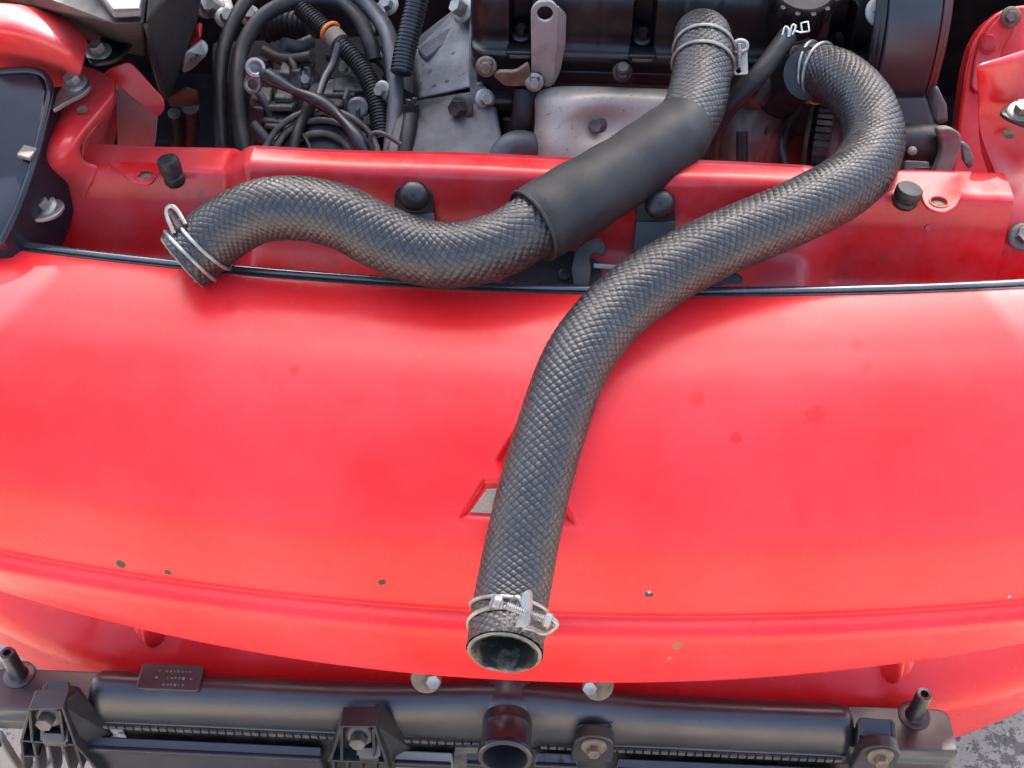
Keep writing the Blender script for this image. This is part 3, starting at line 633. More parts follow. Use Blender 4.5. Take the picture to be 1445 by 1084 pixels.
part('clamp_wire', torus(V(pt[26]), V(tn[26])+V((.05, 0, .05)), .0221, .0013, 56, 8), zinc, w2)
part('clamp_tab', box(P(1218, 97, d=.88), .009, .006, .008, rgt+upv*-.3, upv), zinc, w2, bevel=.001)
# hose with the foam sleeve
A1 = [(259, 369, .752), (283, 350, .753), (320, 321, .752), (365, 299, .748), (420, 294, .744), (482, 307, .743), (540, 336, .742), (598, 357, .740), (655, 359, .738), (708, 344, .739), (756, 317, .744), (860, 255, .765), (946, 199, .790), (976, 160, .806), (988, 118, .822), (993, 78, .838), (992, 56, .856), (990, 52, .885)]
hs = empty('radiator_hose', 'ribbed black radiator hose with a smooth foam sleeve lying across the red crossmember', 'hose', P(560, 345, d=.742)-V((0, 0, .02)), 'patterned radiator hoses')
vv, ff, hh, pq, tq, nq, bq_ = knit(dpath(A1), .0207, seed=9)
fastmesh('hose_wall', vv, ff, knit_m, hs, hh)
endcap(pq[0], -tq[0], nq[0], bq_[0], .0207, .0165, .05, hs, seed=8)
e0, e1 = at(pq, tq, 0, 0, 752, 321), at(pq, tq, 0, 0, 966, 176)
mid = [pq[k] for k in np.linspace(e0, e1, 9).astype(int)]
slv = tube(mid, lambda t: .0248+.0007*math.sin(t*9)+.0003*math.sin(t*31)-.0012*(t < .02)-.0034*max(0, (t-.72)/.28)**2, 44, 60)
part('foam_sleeve', slv, foam, hs, label='smooth matt black foam sleeve')
part('sleeve_rim', torus(pq[e0], tq[e0], .0240, .0013, 44, 10), foam, hs)
c1 = part('hose_clamp', torus(V(pq[at(pq, tq, 0, 0, 287, 346)]), V(tq[at(pq, tq, 0, 0, 287, 346)])+V((-.08, 0, .06)), .0217, .00125, 56, 8), zinc, hs, label='double wire clamp at the free left end')
part('clamp_wire', torus(V(pq[at(pq, tq, 0, 0, 268, 360)]), V(tq[at(pq, tq, 0, 0, 268, 360)])+V((-.08, 0, .06)), .0217, .00125, 56, 8), zinc, c1)
part('clamp_loop', tube(ppx([(246, 330, 'd', .735), (236, 306, 'd', .738), (236, 294, 'd', .739), (243, 291, 'd', .738), (251, 298, 'd', .737), (262, 317, 'd', .735)]), .0014, 8, 30), zinc, c1)
part('clamp_screw', thread(P(241, 300, d=.739), P(254, 322, d=.735), .0018, .0011), bolt_dark, c1, flat=True)
c2 = part('hose_clamp', torus(V(pq[at(pq, tq, 0, 0, 993, 70)]), V(tq[at(pq, tq, 0, 0, 993, 80)]), .0217, .00125, 56, 8), zinc, hs, label='double wire clamp with a stamped tab at the engine end')
part('clamp_wire', torus(V(pq[at(pq, tq, 0, 0, 992, 90)]), V(tq[at(pq, tq, 0, 0, 992, 94)]), .0217, .00125, 56, 8), zinc, c2)
part('clamp_tab', plate(rounded(ppx([(1033, 60, 'd', .842), (1054, 58, 'd', .842), (1056, 105, 'd', .84), (1036, 106, 'd', .84)]), .002), .0016, None, [circ(P(1042, 100, d=.8405), rgt, upv, .0018, 10)]), zinc, c2, bevel=.0004)
part('clamp_loop', tube(ppx([(1030, 64, 'd', .840), (1043, 57, 'd', .838), (1053, 60, 'd', .838), (1053, 70, 'd', .838), (1043, 74, 'd', .838), (1034, 72, 'd', .839)]), .0015, 8, 30), zinc, c2)
part('clamp_screw', thread(P(1043, 62, d=.8375), P(1043, 96, d=.8375), .0017, .001), zinc, c2, flat=True)
# ---------------------------------------------------------------- radiator standing in front of the bumper
ra, rb = P(60, 1012, z=.2986), P(1235, 1066, z=.2986)
rx = (rb-ra).normalized(); rz = V((0, 0, 1)); ry = rz.cross(rx)      # rx along, ry towards the car
r0 = P(716, 1044, z=.2986)
def Q(x, y, z): return r0+rx*x+ry*y+rz*z
def RP(px_, py_, y=0):   # local (x,z) of a pixel on the radiator plane y
    r = fwd*F+rgt*(px_-CX)+upv*(CY-py_); n = ry; t = (Q(0, y, 0)-CAM).dot(n)/r.dot(n); p = CAM+r*t-r0
    return p.dot(rx), p.z
rad = empty('radiator', 'black plastic topped radiator standing on the ground in front of the bumper', 'radiator', Q(0, .01, -.2986))
xl_, xr_ = RP(112, 985)[0], RP(1212, 1040)[0]
rows = []
for x in np.linspace(xl_, xr_, 140):
    b = math.exp(-(x/.075)**2); ed = min(1, min(x-xl_, xr_-x)/.012); ed = math.sqrt(max(0, 1-(1-ed)**2))
    pr_ = []
    for a in np.linspace(-.35, math.pi+.3, 26):
        cy, cz = .017, .006
        yy = cy-math.cos(a)*(.0175+.002*b); zz = cz+math.sin(a)*(.0285+.0105*b)
        pr_.append(Q(x, cy+(yy-cy)*(.75+.25*ed), max(cz-.008, cz+(zz-cz)*(.55+.45*ed))))
    rows.append(pr_)
tk = part('top_tank', grid(rows), tank_plastic, rad, label='rounded black plastic top tank', sharp=75)
part('tank_skirt', box(Q((xl_+xr_)/2, .017, -.003), xr_-xl_+.002, .036, .007, rx, ry), tank_plastic, rad, bevel=.001)
# end ears with locating pins
for s, (pa, pb, q0, q1), bp in ((-1, (xl_-.085, xl_+.004, 0, 0), (30, 946)), (1, (xr_-.004, xr_+.078, 0, 0), (1290, 1010))):
    out = [(pa, -.006), (pb, -.006), (pb, .036), (pa, .036)]
    ear = part('end_ear', hull([Q(a, b, .012 if (b > 0) else .004) for a, b in rounded([V((u, v, 0)) for u, v in out], .012) and [(p.x, p.y) for p in rounded([V((u, v, 0)) for u, v in out], .010)]]+[Q(p.x, p.y, -.008) for p in rounded([V((u, v, 0)) for u, v in out], .010)]), tank_plastic, rad, bevel=.0012, seg=3)
    bx = P(*bp, z=.2986+.012)-r0; bx_, by_ = bx.dot(rx), min(.03, max(.012, bx.dot(ry)))
    pn = part('locating_pin', lathe([(.0125, -.003), (.0122, .0003), (.0112, .0008), (.0075, .0010), (.0064, .003), (.0060, .030), (.0054, .0318), (.0030, .032), (.0026, .028)], Q(bx_, by_, .0125), rz, 28), tank_plastic, rad)
# crimped tabs along the front edge, dark slot and header rail
tabs = []; x = xl_+.004
while x < xr_-.004:
    if abs(x) > .022: tabs.append(box(Q(x, -.0022, -.0042), .0052, .002, .0042, rx, ry))
    x += .0066
part('crimp_tabs', join(*tabs), bolt_dark, rad, kind='stuff', bevel=0)
part('header_slot', box(Q((xl_+xr_)/2, .012, -.010), xr_-xl_, .022, .007, rx, ry), engine_black, rad)
part('core', box(Q(0, .014, -.155), xr_-xl_+.02, .026, .28, rx, ry), greasy, rad)
for x in (xl_+.05, xr_-.05): part('core_foot', box(Q(x, .014, -.2965), .05, .03, .006, rx, ry), black_plastic, rad)
# filler neck outlet
nz = .0195; ny = -1
neck = part('outlet_neck', lathe([(.0255, -.016), (.0250, .006), (.0235, .018), (.0215, .023), (.0200, .0245), (.0188, .0255), (.0186, .034), (.0190, .035), (.0186, .036), (.0186, .052), (.0200, .054), (.0204, .0565), (.0202, .0590), (.0190, .0602), (.0168, .0600), (.0160, .058), (.0158, .028), (.010, .026)], Q(0, .0285, .0210), -ry+rz*.14, 44), tank_plastic, rad, label='round hose outlet neck with a rolled lip')
part('neck_lip', torus(Q(0, .0285, .0210)+(-ry+rz*.14).normalized()*.0570, -ry+rz*.14, .0188, .0020, 44, 8), gloss_black, neck)
# small raised plate
la, lb = (P(196, 962, z=.333)-r0).dot(rx), (P(284, 966, z=.333)-r0).dot(rx)
lp = part('tank_label', plate(rounded([Q(la, .009, .0365), Q(lb, .009, .0365), Q(lb, .030, .0385), Q(la, .030, .0385)], .003), .008, (0, -.3, 1)), tank_plastic, rad, label='raised rectangular moulded plate with faint worn lettering', bevel=.0006)
g = random.Random(2); marks = []
e1_, e2_ = (Q(lb, .009, .0365)-Q(la, .009, .0365)).normalized(), (Q(la, .030, .0385)-Q(la, .009, .0365)).normalized()
for rw, (n_, a0_) in enumerate(((9, .30), (10, .28), (6, .42))):
    for k in range(n_):
        if g.random() < .25: continue
        c_ = Q(la, .009, .0365)+e1_*((lb-la)*(a0_+k*.062))+e2_*(.004+.0055*(2-rw))
        marks.append(box(c_, .0008+g.random()*.0012, .0006+g.random()*.0018, .0008, e1_, e2_))
part('worn_lettering', join(*marks), worn('worn_print', (.20, .20, .21), (.05, .05, .05), 600, .4, .6, .5), lp)
# mounting brackets on the front
def frame_bars(segs, th, dep, y): 
    out = []
    for (a, b) in segs:
        p = Q(a[0], y, a[1]); q = Q(b[0], y, b[1]); d_ = q-p
        out.append(box((p+q)/2+ry*dep/2, d_.length+th*.6, th, dep, d_, ry.cross(d_)))
    return join(*out)
def RB(px_, py_): return RP(px_, py_, -.020)
for (name, pts, segs, bolt_at, lug) in (
    ('left', None, [((42, 1002), (88, 1000)), ((42, 1002), (30, 1046)), ((88, 1000), (106, 1052)), ((42, 1002), (45, 1048)), ((84, 1004), (90, 1050)), ((30, 1046), (106, 1052)), ((30, 1046), (34, 1084)), ((47, 1050), (54, 1084)), ((68, 1050), (76, 1084)), ((88, 1051), (98, 1084)), ((106, 1052), (135, 1084)), ((106, 1052), (116, 1084)), ((30, 1068), (54, 1068)), ((34, 1084), (36, 1100)), ((54, 1084), (56, 1100)), ((76, 1084), (78, 1100)), ((98, 1084), (101, 1100)), ((135, 1084), (148, 1100))], (65, 1020), [(62, 985), (104, 962), (112, 966), (98, 1000), (90, 1000)]),
    ('mid', None, [((484, 1026), (528, 1026)), ((482, 1026), (466, 1074)), ((528, 1026), (545, 1076)), ((482, 1028), (482, 1074)), ((527, 1030), (528, 1076)), ((464, 1074), (546, 1077)), ((470, 1076), (470, 1100)), ((490, 1076), (490, 1100)), ((510, 1076), (510, 1100)), ((530, 1076), (530, 1100)), ((545, 1076), (548, 1100))], (506, 1047), [(498, 1014), (503, 985), (531, 985), (534, 1014)])):
    br = part('mount_bracket', frame_bars([(RB(*a), RB(*b)) for a, b in segs], .0022, .016, -.020), black_plastic, rad, label='ribbed black plastic bracket at the left end of the radiator' if name == 'left' else 'ribbed black plastic bracket left of the outlet neck', bevel=.0004)
    b0, b1 = RB(*segs[3][0]), RB(*(segs[4][1])); b2 = RB(*segs[5][1])
    part('bracket_web', plate([Q(*RP(*segs[k][j], -.010)[:1], -.010, RP(*segs[k][j], -.010)[1]) for k, j in ((0, 0), (0, 1), (5, 1), (5, 0))], .003, -ry), black_plastic, br)
    part('bracket_side', hull([Q(RB(*segs[2][0])[0]-.002, y_, RB(*segs[2][0])[1]) for y_ in (-.018, .0)]+[Q(RB(*segs[2][0])[0]+.004, y_, RB(*segs[2][0])[1]-.006) for y_ in (-.004, .002)]+[Q(RB(*segs[2][1])[0]+e, y_, RB(*segs[2][1])[1]-.02) for e, y_ in ((-.002, -.012), (.02, .0))]), black_plastic, br, bevel=.0006)
    bp = Q(RB(*bolt_at)[0], -.0135, RB(*bolt_at)[1]); part('bracket_bolt', bolt(bp, -ry+rz*.25, .0066, .0085), bolt_dark, br)
    lx0, lx1 = RP(lug[1][0], lug[1][1])[0], RP(lug[2][0], lug[2][1])[0]
    if name == 'left': lx0, lx1 = RP(60, 990)[0], RP(92, 990)[0]
    for lx in (lx0, lx1):
        part('lug_cheek', hull([Q(lx+e, y_, z_) for e in (-.0018, .0018) for y_, z_ in ((-.020, .002), (-.016, .009), (.004, .0285), (.012, .032), (.012, .01), (-.004, -.002))]), tank_plastic, br, bevel=.0005)
    part('lug_top', hull([Q(e, y_, z_) for e in (lx0, lx1) for y_, z_ in ((.003, .0275), (.014, .0325), (.014, .026), (.0, .020))]), tank_plastic, br, bevel=.0008)
    part('lug_front', hull([Q(e, y_, z_) for e in (lx0, lx1) for y_, z_ in ((-.021, .001), (-.016, .008), (-.012, .006), (-.012, -.004), (-.021, -.004))]), tank_plastic, br, bevel=.0008)
for (a, b, lbl) in ((838, 1056, 'neck'), (1242, 1070, 'end')):
    x, z = RP(a, b, -.014)
    br = part('mount_bracket', hull([Q(x+.0150*math.cos(t)*1.0, y_, z+.0145*math.sin(t)) for t in np.linspace(0, math.pi, 10) for y_ in (-.012, -.002)]+[Q(x+e, y_, z-.03) for e in (-.016, .016) for y_ in (-.010, -.002)]), black_plastic, rad, label='small rounded bracket with a rusty bolt right of the outlet neck' if lbl == 'neck' else 'small rounded bracket with a rusty bolt at the right end', bevel=.001)
    part('rusty_washer', lathe([(.0095, 0), (.0097, .001), (.009, .002), (.005, .0024)], Q(x, -.0125, z+.001), -ry+rz*.12, 28), rust, br)
    part('bracket_bolt', bolt(Q(x, -.0145, z), -ry+rz*.2, .0052, .006, False), rust, br)
    part('lug_top', hull([Q(x+e, y_, z_) for e in (-.013, .013) for y_, z_ in ((-.002, .0235), (.014, .0325), (.014, .026), (-.001, .018))]), tank_plastic, br, bevel=.0008)
    for e in (-.0125, .0125): part('lug_cheek', hull([Q(x+e+f, y_, z_) for f in (-.0016, .0016) for y_, z_ in ((-.010, .004), (.002, .0275), (.012, .032), (.012, .008), (-.004, -.004))]), tank_plastic, br, bevel=.0005)
# fan shroud panels below the tank
for k, (a, b, zt, m_, lb_) in enumerate(((135, 460, -.016, tank_plastic, 'wide'), (-40, 30, -.014, brown_panel, 'edge'), (560, 640, -.016, brown_panel, 'narrow'), (660, 690, -.012, dark_alu, 'lug'), (755, 815, -.009, cast_alu, 'lug2'), (870, 1195, -.012, tank_plastic, 'right'), (1262, 1335, -.013, brown_panel, 'far'))):
    xa_, xb_ = RP(a, 1062)[0], RP(b, 1062)[0]
    part('shroud_panel', hull([Q(x_, y_, z_) for x_ in (xa_, xb_) for y_, z_ in ((-.004, zt), (-.012, zt-.004), (-.013, zt-.020), (-.004, -.16), (-.009, -.16))]), m_, rad, bevel=.0015)
    part('panel_rail', box(Q((xa_+xb_)/2, -.0125, zt-.006), xb_-xa_-.001, .004, .007, rx, ry), black_plastic, rad, bevel=.0012)
part('neck_mount', plate([Q(*q) for q in ((-.040, -.006, -.006), (-.022, -.006, -.004), (-.020, -.006, -.05), (-.055, -.006, -.05), (-.050, -.006, -.030), (-.042, -.006, -.022))], .004, -ry), dark_alu, rad, bevel=.0008)
# ---------------------------------------------------------------- engine
eng = empty('engine', 'dark engine with a black valve cover and pale heat shield in the bay', 'engine', (.1, .45, .26))
vx0, vx1 = P(664, 60, y=.36).x, P(1246, 60, y=.345).x
VP = spline([(.352, .628, 0), (.346, .640, 0), (.343, .6475, 0), (.3435, .652, 0), (.350, .655, 0), (.352, .662, 0), (.350, .672, 0), (.3505, .692, 0), (.355, .703, 0), (.366, .713, 0), (.385, .720, 0), (.42, .724, 0), (.50, .726, 0)], 110)
slots = [(735, 48), (908, 48), (1186, 52)]
sxs = [P(a, 45, y=.352).x for a, b in slots]
grv = [P(a, 45, y=.352).x for a in (712, 848, 962, 1010, 1120)]
xs_ = np.unique(np.r_[np.linspace(vx0, vx1, 200), *[np.linspace(q-.012, q+.012, 30) for q in sxs]])
rows = []
for x in xs_:
    r_ = []
    ed = min(x-vx0, vx1+.1-x)/.016; ed = 1-math.sqrt(max(0, 1-(1-min(1, ed))**2)) if ed < 1 else 0
    for (y, z, _) in VP:
        dy = ed*.018; dz = -ed*.016*(z > .66)
        for q in sxs:
            hw = .0085; top = .700
            d_ = abs(x-q)-hw if z < top-hw else math.hypot(x-q, z-(top-hw))-hw
            if .650 < z: dy += .022*sm((.0012-d_)/.0030)
        for q in grv:
            if z > .655: dy += .0010*math.exp(-((x-q)/.0016)**2)
        r_.append(V((x, y+dy, z+dz)))
    rows.append(r_)
part('valve_cover', grid(rows), engine_black, eng, label='ribbed satin black valve cover', sharp=60)
for q in sxs:
    part('cover_bolt', bolt(V((q, .357, .661)), (0, -.35, 1), .0044, .008), engine_black, eng)
    part('cover_tab', box(V((q, .346, .6535)), .022, .016, .006), engine_black, eng, bevel=.0012)
    part('tab_edge', box(V((q, .3375, .6525)), .016, .0012, .0025), dark_alu, eng, bevel=.0004)
part('cylinder_head', join(box((vx0+.17, .40, .605), .33, .10, .052), box((vx0+.17, .358, .630), .30, .02, .012)), engine_black, eng, bevel=.002)
part('engine_block', box((.13, .46, .45), .40, .18, .30), engine_black, eng, bevel=.004)
for (a, b) in ((755, 116), (878, 104), (688, 96)):
    q = P(a, b, y=.335); part('head_stud', join(lathe([(.0055, -.004), (.0055, .010), (.004, .0115)], q, (0, -.5, .8), 14), bolt(q-V((0, .001, -.002)), (0, -.9, .4), .0048, .006)), greasy, eng)
for (a, b, c, d_) in ((700, 128, 60, 20), (728, 160, 40, 36), (660, 150, 30, 30)):
    part('head_boss', box(P(a, b, y=.36), c*.00058, .05, d_*.00058), engine_black, eng, bevel=.003)
part('plug_boot', tube(ppx([(742, 128, 'y', .335), (738, 160, 'y', .325), (732, 196, 'y', .32)]), .0095, 14), black_rubber, eng)
part('grey_pipe', tube(ppx([(700, 232, 'y', .29), (728, 205, 'y', .30), (775, 215, 'y', .31)]), .012, 14), grey_hose, eng)
lb = part('lifting_bracket', plate(rounded(ppx([(748, 118, 'y', .333), (750, 92, 'y', .330), (749, 14, 'y', .331), (758, 3, 'y', .331), (778, 1, 'y', .331), (788, 12, 'y', .331), (786, 70, 'y', .331), (782, 112, 'y', .334), (778, 124, 'y', .335)]), .005), .0035, None, [circ(P(769, 20, y=.331), (1, 0, 0), (0, 0, 1), .0062, 20)]), steel, eng, label='pale steel lifting eye with a round hole', bevel=.0007)
part('eye_flange', plate(rounded(ppx([(788, 8, 'y', .331), (799, 20, 'y', .339), (798, 62, 'y', .339), (791, 100, 'y', .338), (780, 122, 'y', .336), (785, 70, 'y', .332)]), .003), .0025), steel, lb, bevel=.0006)
part('eye_arm', plate(rounded(ppx([(696, 108, 'y', .326), (704, 102, 'y', .324), (728, 102, 'y', .324), (746, 90, 'y', .327), (752, 118, 'y', .329), (742, 122, 'y', .328), (712, 122, 'y', .326)]), .003), .004), rust, lb, bevel=.0007)
part('eye_bolt', bolt(P(754, 116, y=.328), (0, -.9, .3), .0045, .006), steel, lb)
part('arm_bolt', bolt(P(686, 94, y=.33), (0, -.9, .3), .005, .006), rust, lb)
hs_ = part('heat_shield', grid(px([
    [(757, 128, 'y', .338), (775, 121, 'y', .336), (820, 120, 'y', .334), (870, 122, 'y', .334), (920, 124, 'y', .334), (990, 126, 'y', .334)],
    [(752, 140, 'y', .326), (772, 131, 'y', .320), (820, 130, 'y', .318), (870, 131, 'y', .318), (920, 133, 'y', .318), (990, 136, 'y', .318)],
    [(754, 158, 'y', .320), (775, 152, 'y', .309), (812, 150, 'y', .306), (860, 155, 'y', .312), (912, 158, 'y', .308), (990, 158, 'y', .308)],
    [(753, 180, 'y', .312), (773, 176, 'y', .300), (810, 172, 'y', .302), (846, 180, 'y', .314), (890, 186, 'y', .300), (990, 180, 'y', .300)],
    [(750, 200, 'y', .304), (770, 198, 'y', .291), (800, 200, 'y', .289), (840, 204, 'y', .296), (890, 206, 'y', .290), (990, 204, 'y', .290)],
    [(752, 222, 'y', .298), (770, 222, 'y', .285), (800, 224, 'y', .282), (845, 226, 'y', .282), (890, 230, 'y', .282), (990, 232, 'y', .282)],
    [(756, 250, 'y', .29), (772, 250, 'y', .278), (800, 252, 'y', .275), (845, 254, 'y', .275), (890, 256, 'y', .275), (990, 256, 'y', .275)]])), shield, eng, label='pale speckled steel exhaust heat shield', sub=3, solid=.001)
part('shield_bolt', bolt(P(840, 177, y=.3085), (0, -.85, .5), .0058, .006), bolt_dark, eng)
part('shield_washer', lathe([(.0105, -.001), (.011, .0004), (.0095, .001)], P(840, 177, y=.3088), (0, -.85, .5), 24), rust, eng)
part('rear_shield', grid(px([
    [(1008, 150, 'y', .345), (1040, 138, 'y', .335), (1080, 130, 'y', .335), (1120, 132, 'y', .345), (1140, 150, 'y', .36)],
    [(1008, 180, 'y', .330), (1040, 172, 'y', .312), (1080, 168, 'y', .312), (1115, 170, 'y', .33), (1130, 180, 'y', .35)],
    [(1010, 205, 'y', .320), (1040, 200, 'y', .300), (1075, 202, 'y', .300), (1100, 205, 'y', .32), (1110, 210, 'y', .34)],
    [(1014, 240, 'y', .310), (1040, 242, 'y', .292), (1070, 244, 'y', .292), (1085, 244, 'y', .31), (1100, 244, 'y', .33)]])), worn('sooty_shield', (.075, .06, .055), (.30, .27, .25), 18, .5, .85, .45, .7, metal=.4, bumps=(220, .3)), eng, sub=2, solid=.001)
part('shield_stay', tube(ppx([(1047, 186, 'y', .30), (1047, 240, 'y', .285)]), .0045, 10), engine_black, eng)
part('water_outlet', tube(ppx([(1142, 104, 'd', .865), (1122, 112, 'd', .90), (1100, 130, 'd', .94), (1085, 160, 'd', .99)]), .0195, 24), engine_black, eng)
part('outlet_flange', tube(ppx([(1040, 120, 'd', .93), (1075, 150, 'd', .95), (1090, 158, 'd', .95)]), .010, 14), greasy, eng)
part('thermostat_housing', tube(ppx([(992, 62, 'd', .86), (993, 60, 'd', .90), (1000, 75, 'd', .96)]), .0195, 24), engine_black, eng)
# pulley with toothed rim
pc = P(1172, 212, y=.335)
pax = V((1, -.25, .1)).normalized()
part('pulley', lathe([(.040, -.012), (.041, -.002), (.038, 0), (.030, .001), (.028, .006), (.012, .008), (.01, .012)], pc, pax, 40), cast_alu, eng, label='grey metal pulley')
u_ = pax.orthogonal().normalized(); v_ = pax.cross(u_)
part('pulley_teeth', join(*[box(pc-pax*.006+(u_*math.cos(t)+v_*math.sin(t))*.0415, .012, .0035, .004, pax, u_*math.cos(t)+v_*math.sin(t)) for t in np.linspace(0, 2*math.pi, 44, endpoint=False)]), greasy, eng)
part('pulley_guard', tube([pc-pax*.018+(u_*math.cos(t)+v_*math.sin(t))*.043 for t in np.linspace(0, 6.0, 30)], .0022, 8, 80), greasy, eng)
# timing cover
tp_ = [(.300, .612), (.296, .640), (.294, .66), (.296, .69), (.302, .715), (.315, .735), (.34, .75), (.42, .76)]
tc_ = spline([(a, b, 0) for a, b in [(.335, .634), (.318, .634), (.307, .638), (.301, .648), (.300, .665), (.303, .690), (.311, .712), (.325, .728), (.35, .74), (.45, .75)]], 60)
tx0, tx1 = P(1247, 60, y=.30).x, P(1329, 60, y=.30).x
rows = []
for k, s in enumerate(np.linspace(0, 1, 40)):
    x = tx0+(tx1-tx0)*s; ed = max(0, 1-min(s, 1-s)/.06); dd_ = .006*ed**2
    rows.append([V((x, y+dd_, z-dd_)) for y, z, _ in tc_])
part('timing_cover', grid(rows), worn('satin_black_cover', (.010, .011, .014), (.02, .021, .025), 20, .4, .8, .33, .5), eng, label='tall rounded satin black timing belt cover', sharp=70, solid=.003)
part('cover_flange', grid([[V((tx1+.0004+e, y+.004*(e > 0), z)) for y, z, _ in tc_] for e in (0, .003, .006)]), worn('flange_red', (.06, .01, .01), (.03, .015, .015), 30, .4, .7, .4), eng, solid=.002)
part('cover_flange', grid([[V((tx0-.0004-e, y+.003*(e > 0), z)) for y, z, _ in tc_] for e in (0, .003, .007)]), engine_black, eng, solid=.002)
part('cover_back', box((.5*(tx0+tx1), .36, .665), tx1-tx0-.004, .09, .09), engine_black, eng, bevel=.004)
cb = P(1243, 17, y=.335); part('cover_screw', bolt(cb, (0, -.7, .6), .0072, .008), steel, eng)
part('screw_strap', plate(rounded(ppx([(1233, 10, 'y', .337), (1250, 8, 'y', .337), (1256, 36, 'y', .332), (1252, 36, 'y', .332), (1234, 24, 'y', .337)]), .003), .002), steel, eng, bevel=.0004)
part('cover_button', box(P(1238, 48, y=.335), .010, .006, .008), black_plastic, eng, bevel=.0015)
# filler cap
fc = P(1133, -14, y=.345)
cap = [(.026, -.010), (.0265, 0), (.0255, .006), (.0235, .0085), (.0215, .0085), (.0205, .0070), (.006, .0070), (.005, .010)]
vs, fs = lathe(cap, fc, (0, -.45, .9), 60)
part('filler_cap', (vs, fs), engine_black, eng, label='round black oil filler cap with scalloped rim')
part('cap_grips', join(*[lathe([(.0032, -.008), (.0032, .004), (.002, .0065)], fc+(V((1, 0, 0))*math.cos(t)+V((0, .9, .45))*math.sin(t))*.0262, (0, -.45, .9), 10) for t in np.linspace(0, 2*math.pi, 14, endpoint=False)]), engine_black, eng)
part('cap_neck', lathe([(.024, -.03), (.024, 0)], fc-V((0, -.45, .9))*.012, (0, -.45, .9), 30), engine_black, eng)
# alternator side at the right
alt = empty('alternator', 'black alternator beside the timing cover with a pale strap bracket', 'alternator', P(1300, 190, y=.30)-V((0, 0, .06)))
part('body', hull(ppx([(1226, 136, 'y', .30), (1310, 134, 'y', .30), (1318, 170, 'y', .285), (1322, 200, 'y', .28), (1250, 232, 'y', .27), (1216, 215, 'y', .28), (1230, 128, 'y', .36), (1318, 128, 'y', .36), (1320, 215, 'y', .33)])), black_plastic, alt, bevel=.004, seg=3)
part('cover_lobe', hull(ppx([(1308, 122, 'y', .305), (1322, 118, 'y', .30), (1336, 145, 'y', .295), (1338, 172, 'y', .29), (1318, 178, 'y', .285), (1306, 150, 'y', .30), (1312, 120, 'y', .33), (1334, 170, 'y', .32)])), worn('brownish_plastic', (.035, .03, .028), (.07, .06, .055), 30, .4, .7, .5), alt, bevel=.004, seg=3)
part('stator_ring', lathe([(.020, -.028), (.021, 0), (.0205, .012), (.018, .016)], P(1290, 207, y=.285), (1, -.1, .05), 36), engine_black, alt)
part('strap_bracket', plate(rounded(ppx([(1322, 182, 'y', .262), (1340, 180, 'y', .262), (1356, 188, 'y', .262), (1358, 202, 'y', .26), (1352, 222, 'y', .255), (1336, 262, 'y', .245), (1312, 262, 'y', .245), (1326, 226, 'y', .255), (1330, 205, 'y', .26)]), .006), .014), worn('grey_strap', (.10, .095, .085), (.17, .16, .145), 50, .4, .7, .55), alt, label='pale grey strap bracket', bevel=.002, seg=3)
part('foot_bracket', plate(rounded(ppx([(1277, 226, 'y', .250), (1312, 228, 'y', .250), (1312, 268, 'y', .235), (1274, 268, 'y', .235)]), .002), .008), cast_alu, alt, bevel=.001)
part('foot_slot', box(P(1300, 240, y=.2475), .012, .003, .006), engine_black, alt)
part('case_screw', lathe([(.0035, 0), (.0033, .002), (.0015, .003)], P(1287, 213, y=.2625), (0, -.8, .5), 16), steel, alt)
part('side_boss', hull(ppx([(1354, 196, 'y', .275), (1368, 205, 'y', .275), (1376, 228, 'y', .265), (1366, 240, 'y', .26), (1356, 225, 'y', .265), (1362, 200, 'y', .30), (1374, 235, 'y', .29)])), dark_alu, alt, bevel=.003)
# ---------------------------------------------------------------- gearbox
gbx = empty('gearbox', 'dirty grey aluminium gearbox beside the engine', 'gearbox', P(560, 200, y=.40)-V((0, 0, .15)))
part('bell_housing', hull(ppx([(652, 4, 'y', .44), (668, 2, 'y', .45), (684, 120, 'y', .345), (592, 140, 'y', .355), (583, 72, 'y', .41), (610, 50, 'y', .43)])+ppx([(652, 4, 'y', .54), (690, 100, 'y', .5), (560, 120, 'y', .5), (580, 60, 'y', .54)])), cast_alu, gbx, label='pale grey bell housing with scuffed edges', bevel=.003, seg=3)
part('bell_flange', hull(ppx([(662, 30, 'y', .405), (680, 28, 'y', .405), (690, 180, 'y', .318), (668, 178, 'y', .318), (660, 110, 'y', .35)])+ppx([(680, 30, 'y', .45), (692, 180, 'y', .36)])), cast_alu, gbx, bevel=.002)
part('lower_case', hull(ppx([(590, 142, 'y', .350), (668, 128, 'y', .345), (700, 150, 'y', .33), (716, 232, 'y', .28), (540, 232, 'y', .285), (556, 170, 'y', .33)])+ppx([(590, 142, 'y', .45), (716, 232, 'y', .4), (540, 232, 'y', .4)])), worn('oily_aluminium', (.028, .029, .033), (.10, .103, .11), 14, .4, .7, .45, .65, metal=.4, bumps=(300, .4)), gbx, bevel=.003, seg=3)
part('edge_web', plate(rounded(ppx([(588, 66, 'y', .40), (650, 28, 'y', .425), (660, 36, 'y', .42), (600, 84, 'y', .39)]), .003), .012), cast_alu, gbx, bevel=.002)
part('case_bolt', bolt(P(652, 153, y=.330), (-.5, -.7, .4), .007, .009), greasy, gbx)
part('case_bolt', bolt(P(655, 15, y=.42), (-.6, -.4, .6), .007, .010), steel, gbx)
g = random.Random(5)
part('gear_case', hull(ppx([(440, 118, 'y', .40), (500, 104, 'y', .40), (536, 108, 'y', .40), (548, 225, 'y', .33), (420, 240, 'y', .32), (412, 180, 'y', .35)])+ppx([(440, 118, 'y', .5), (540, 108, 'y', .5), (548, 235, 'y', .45), (412, 235, 'y', .45)])), dark_alu, gbx, bevel=.005, seg=3)
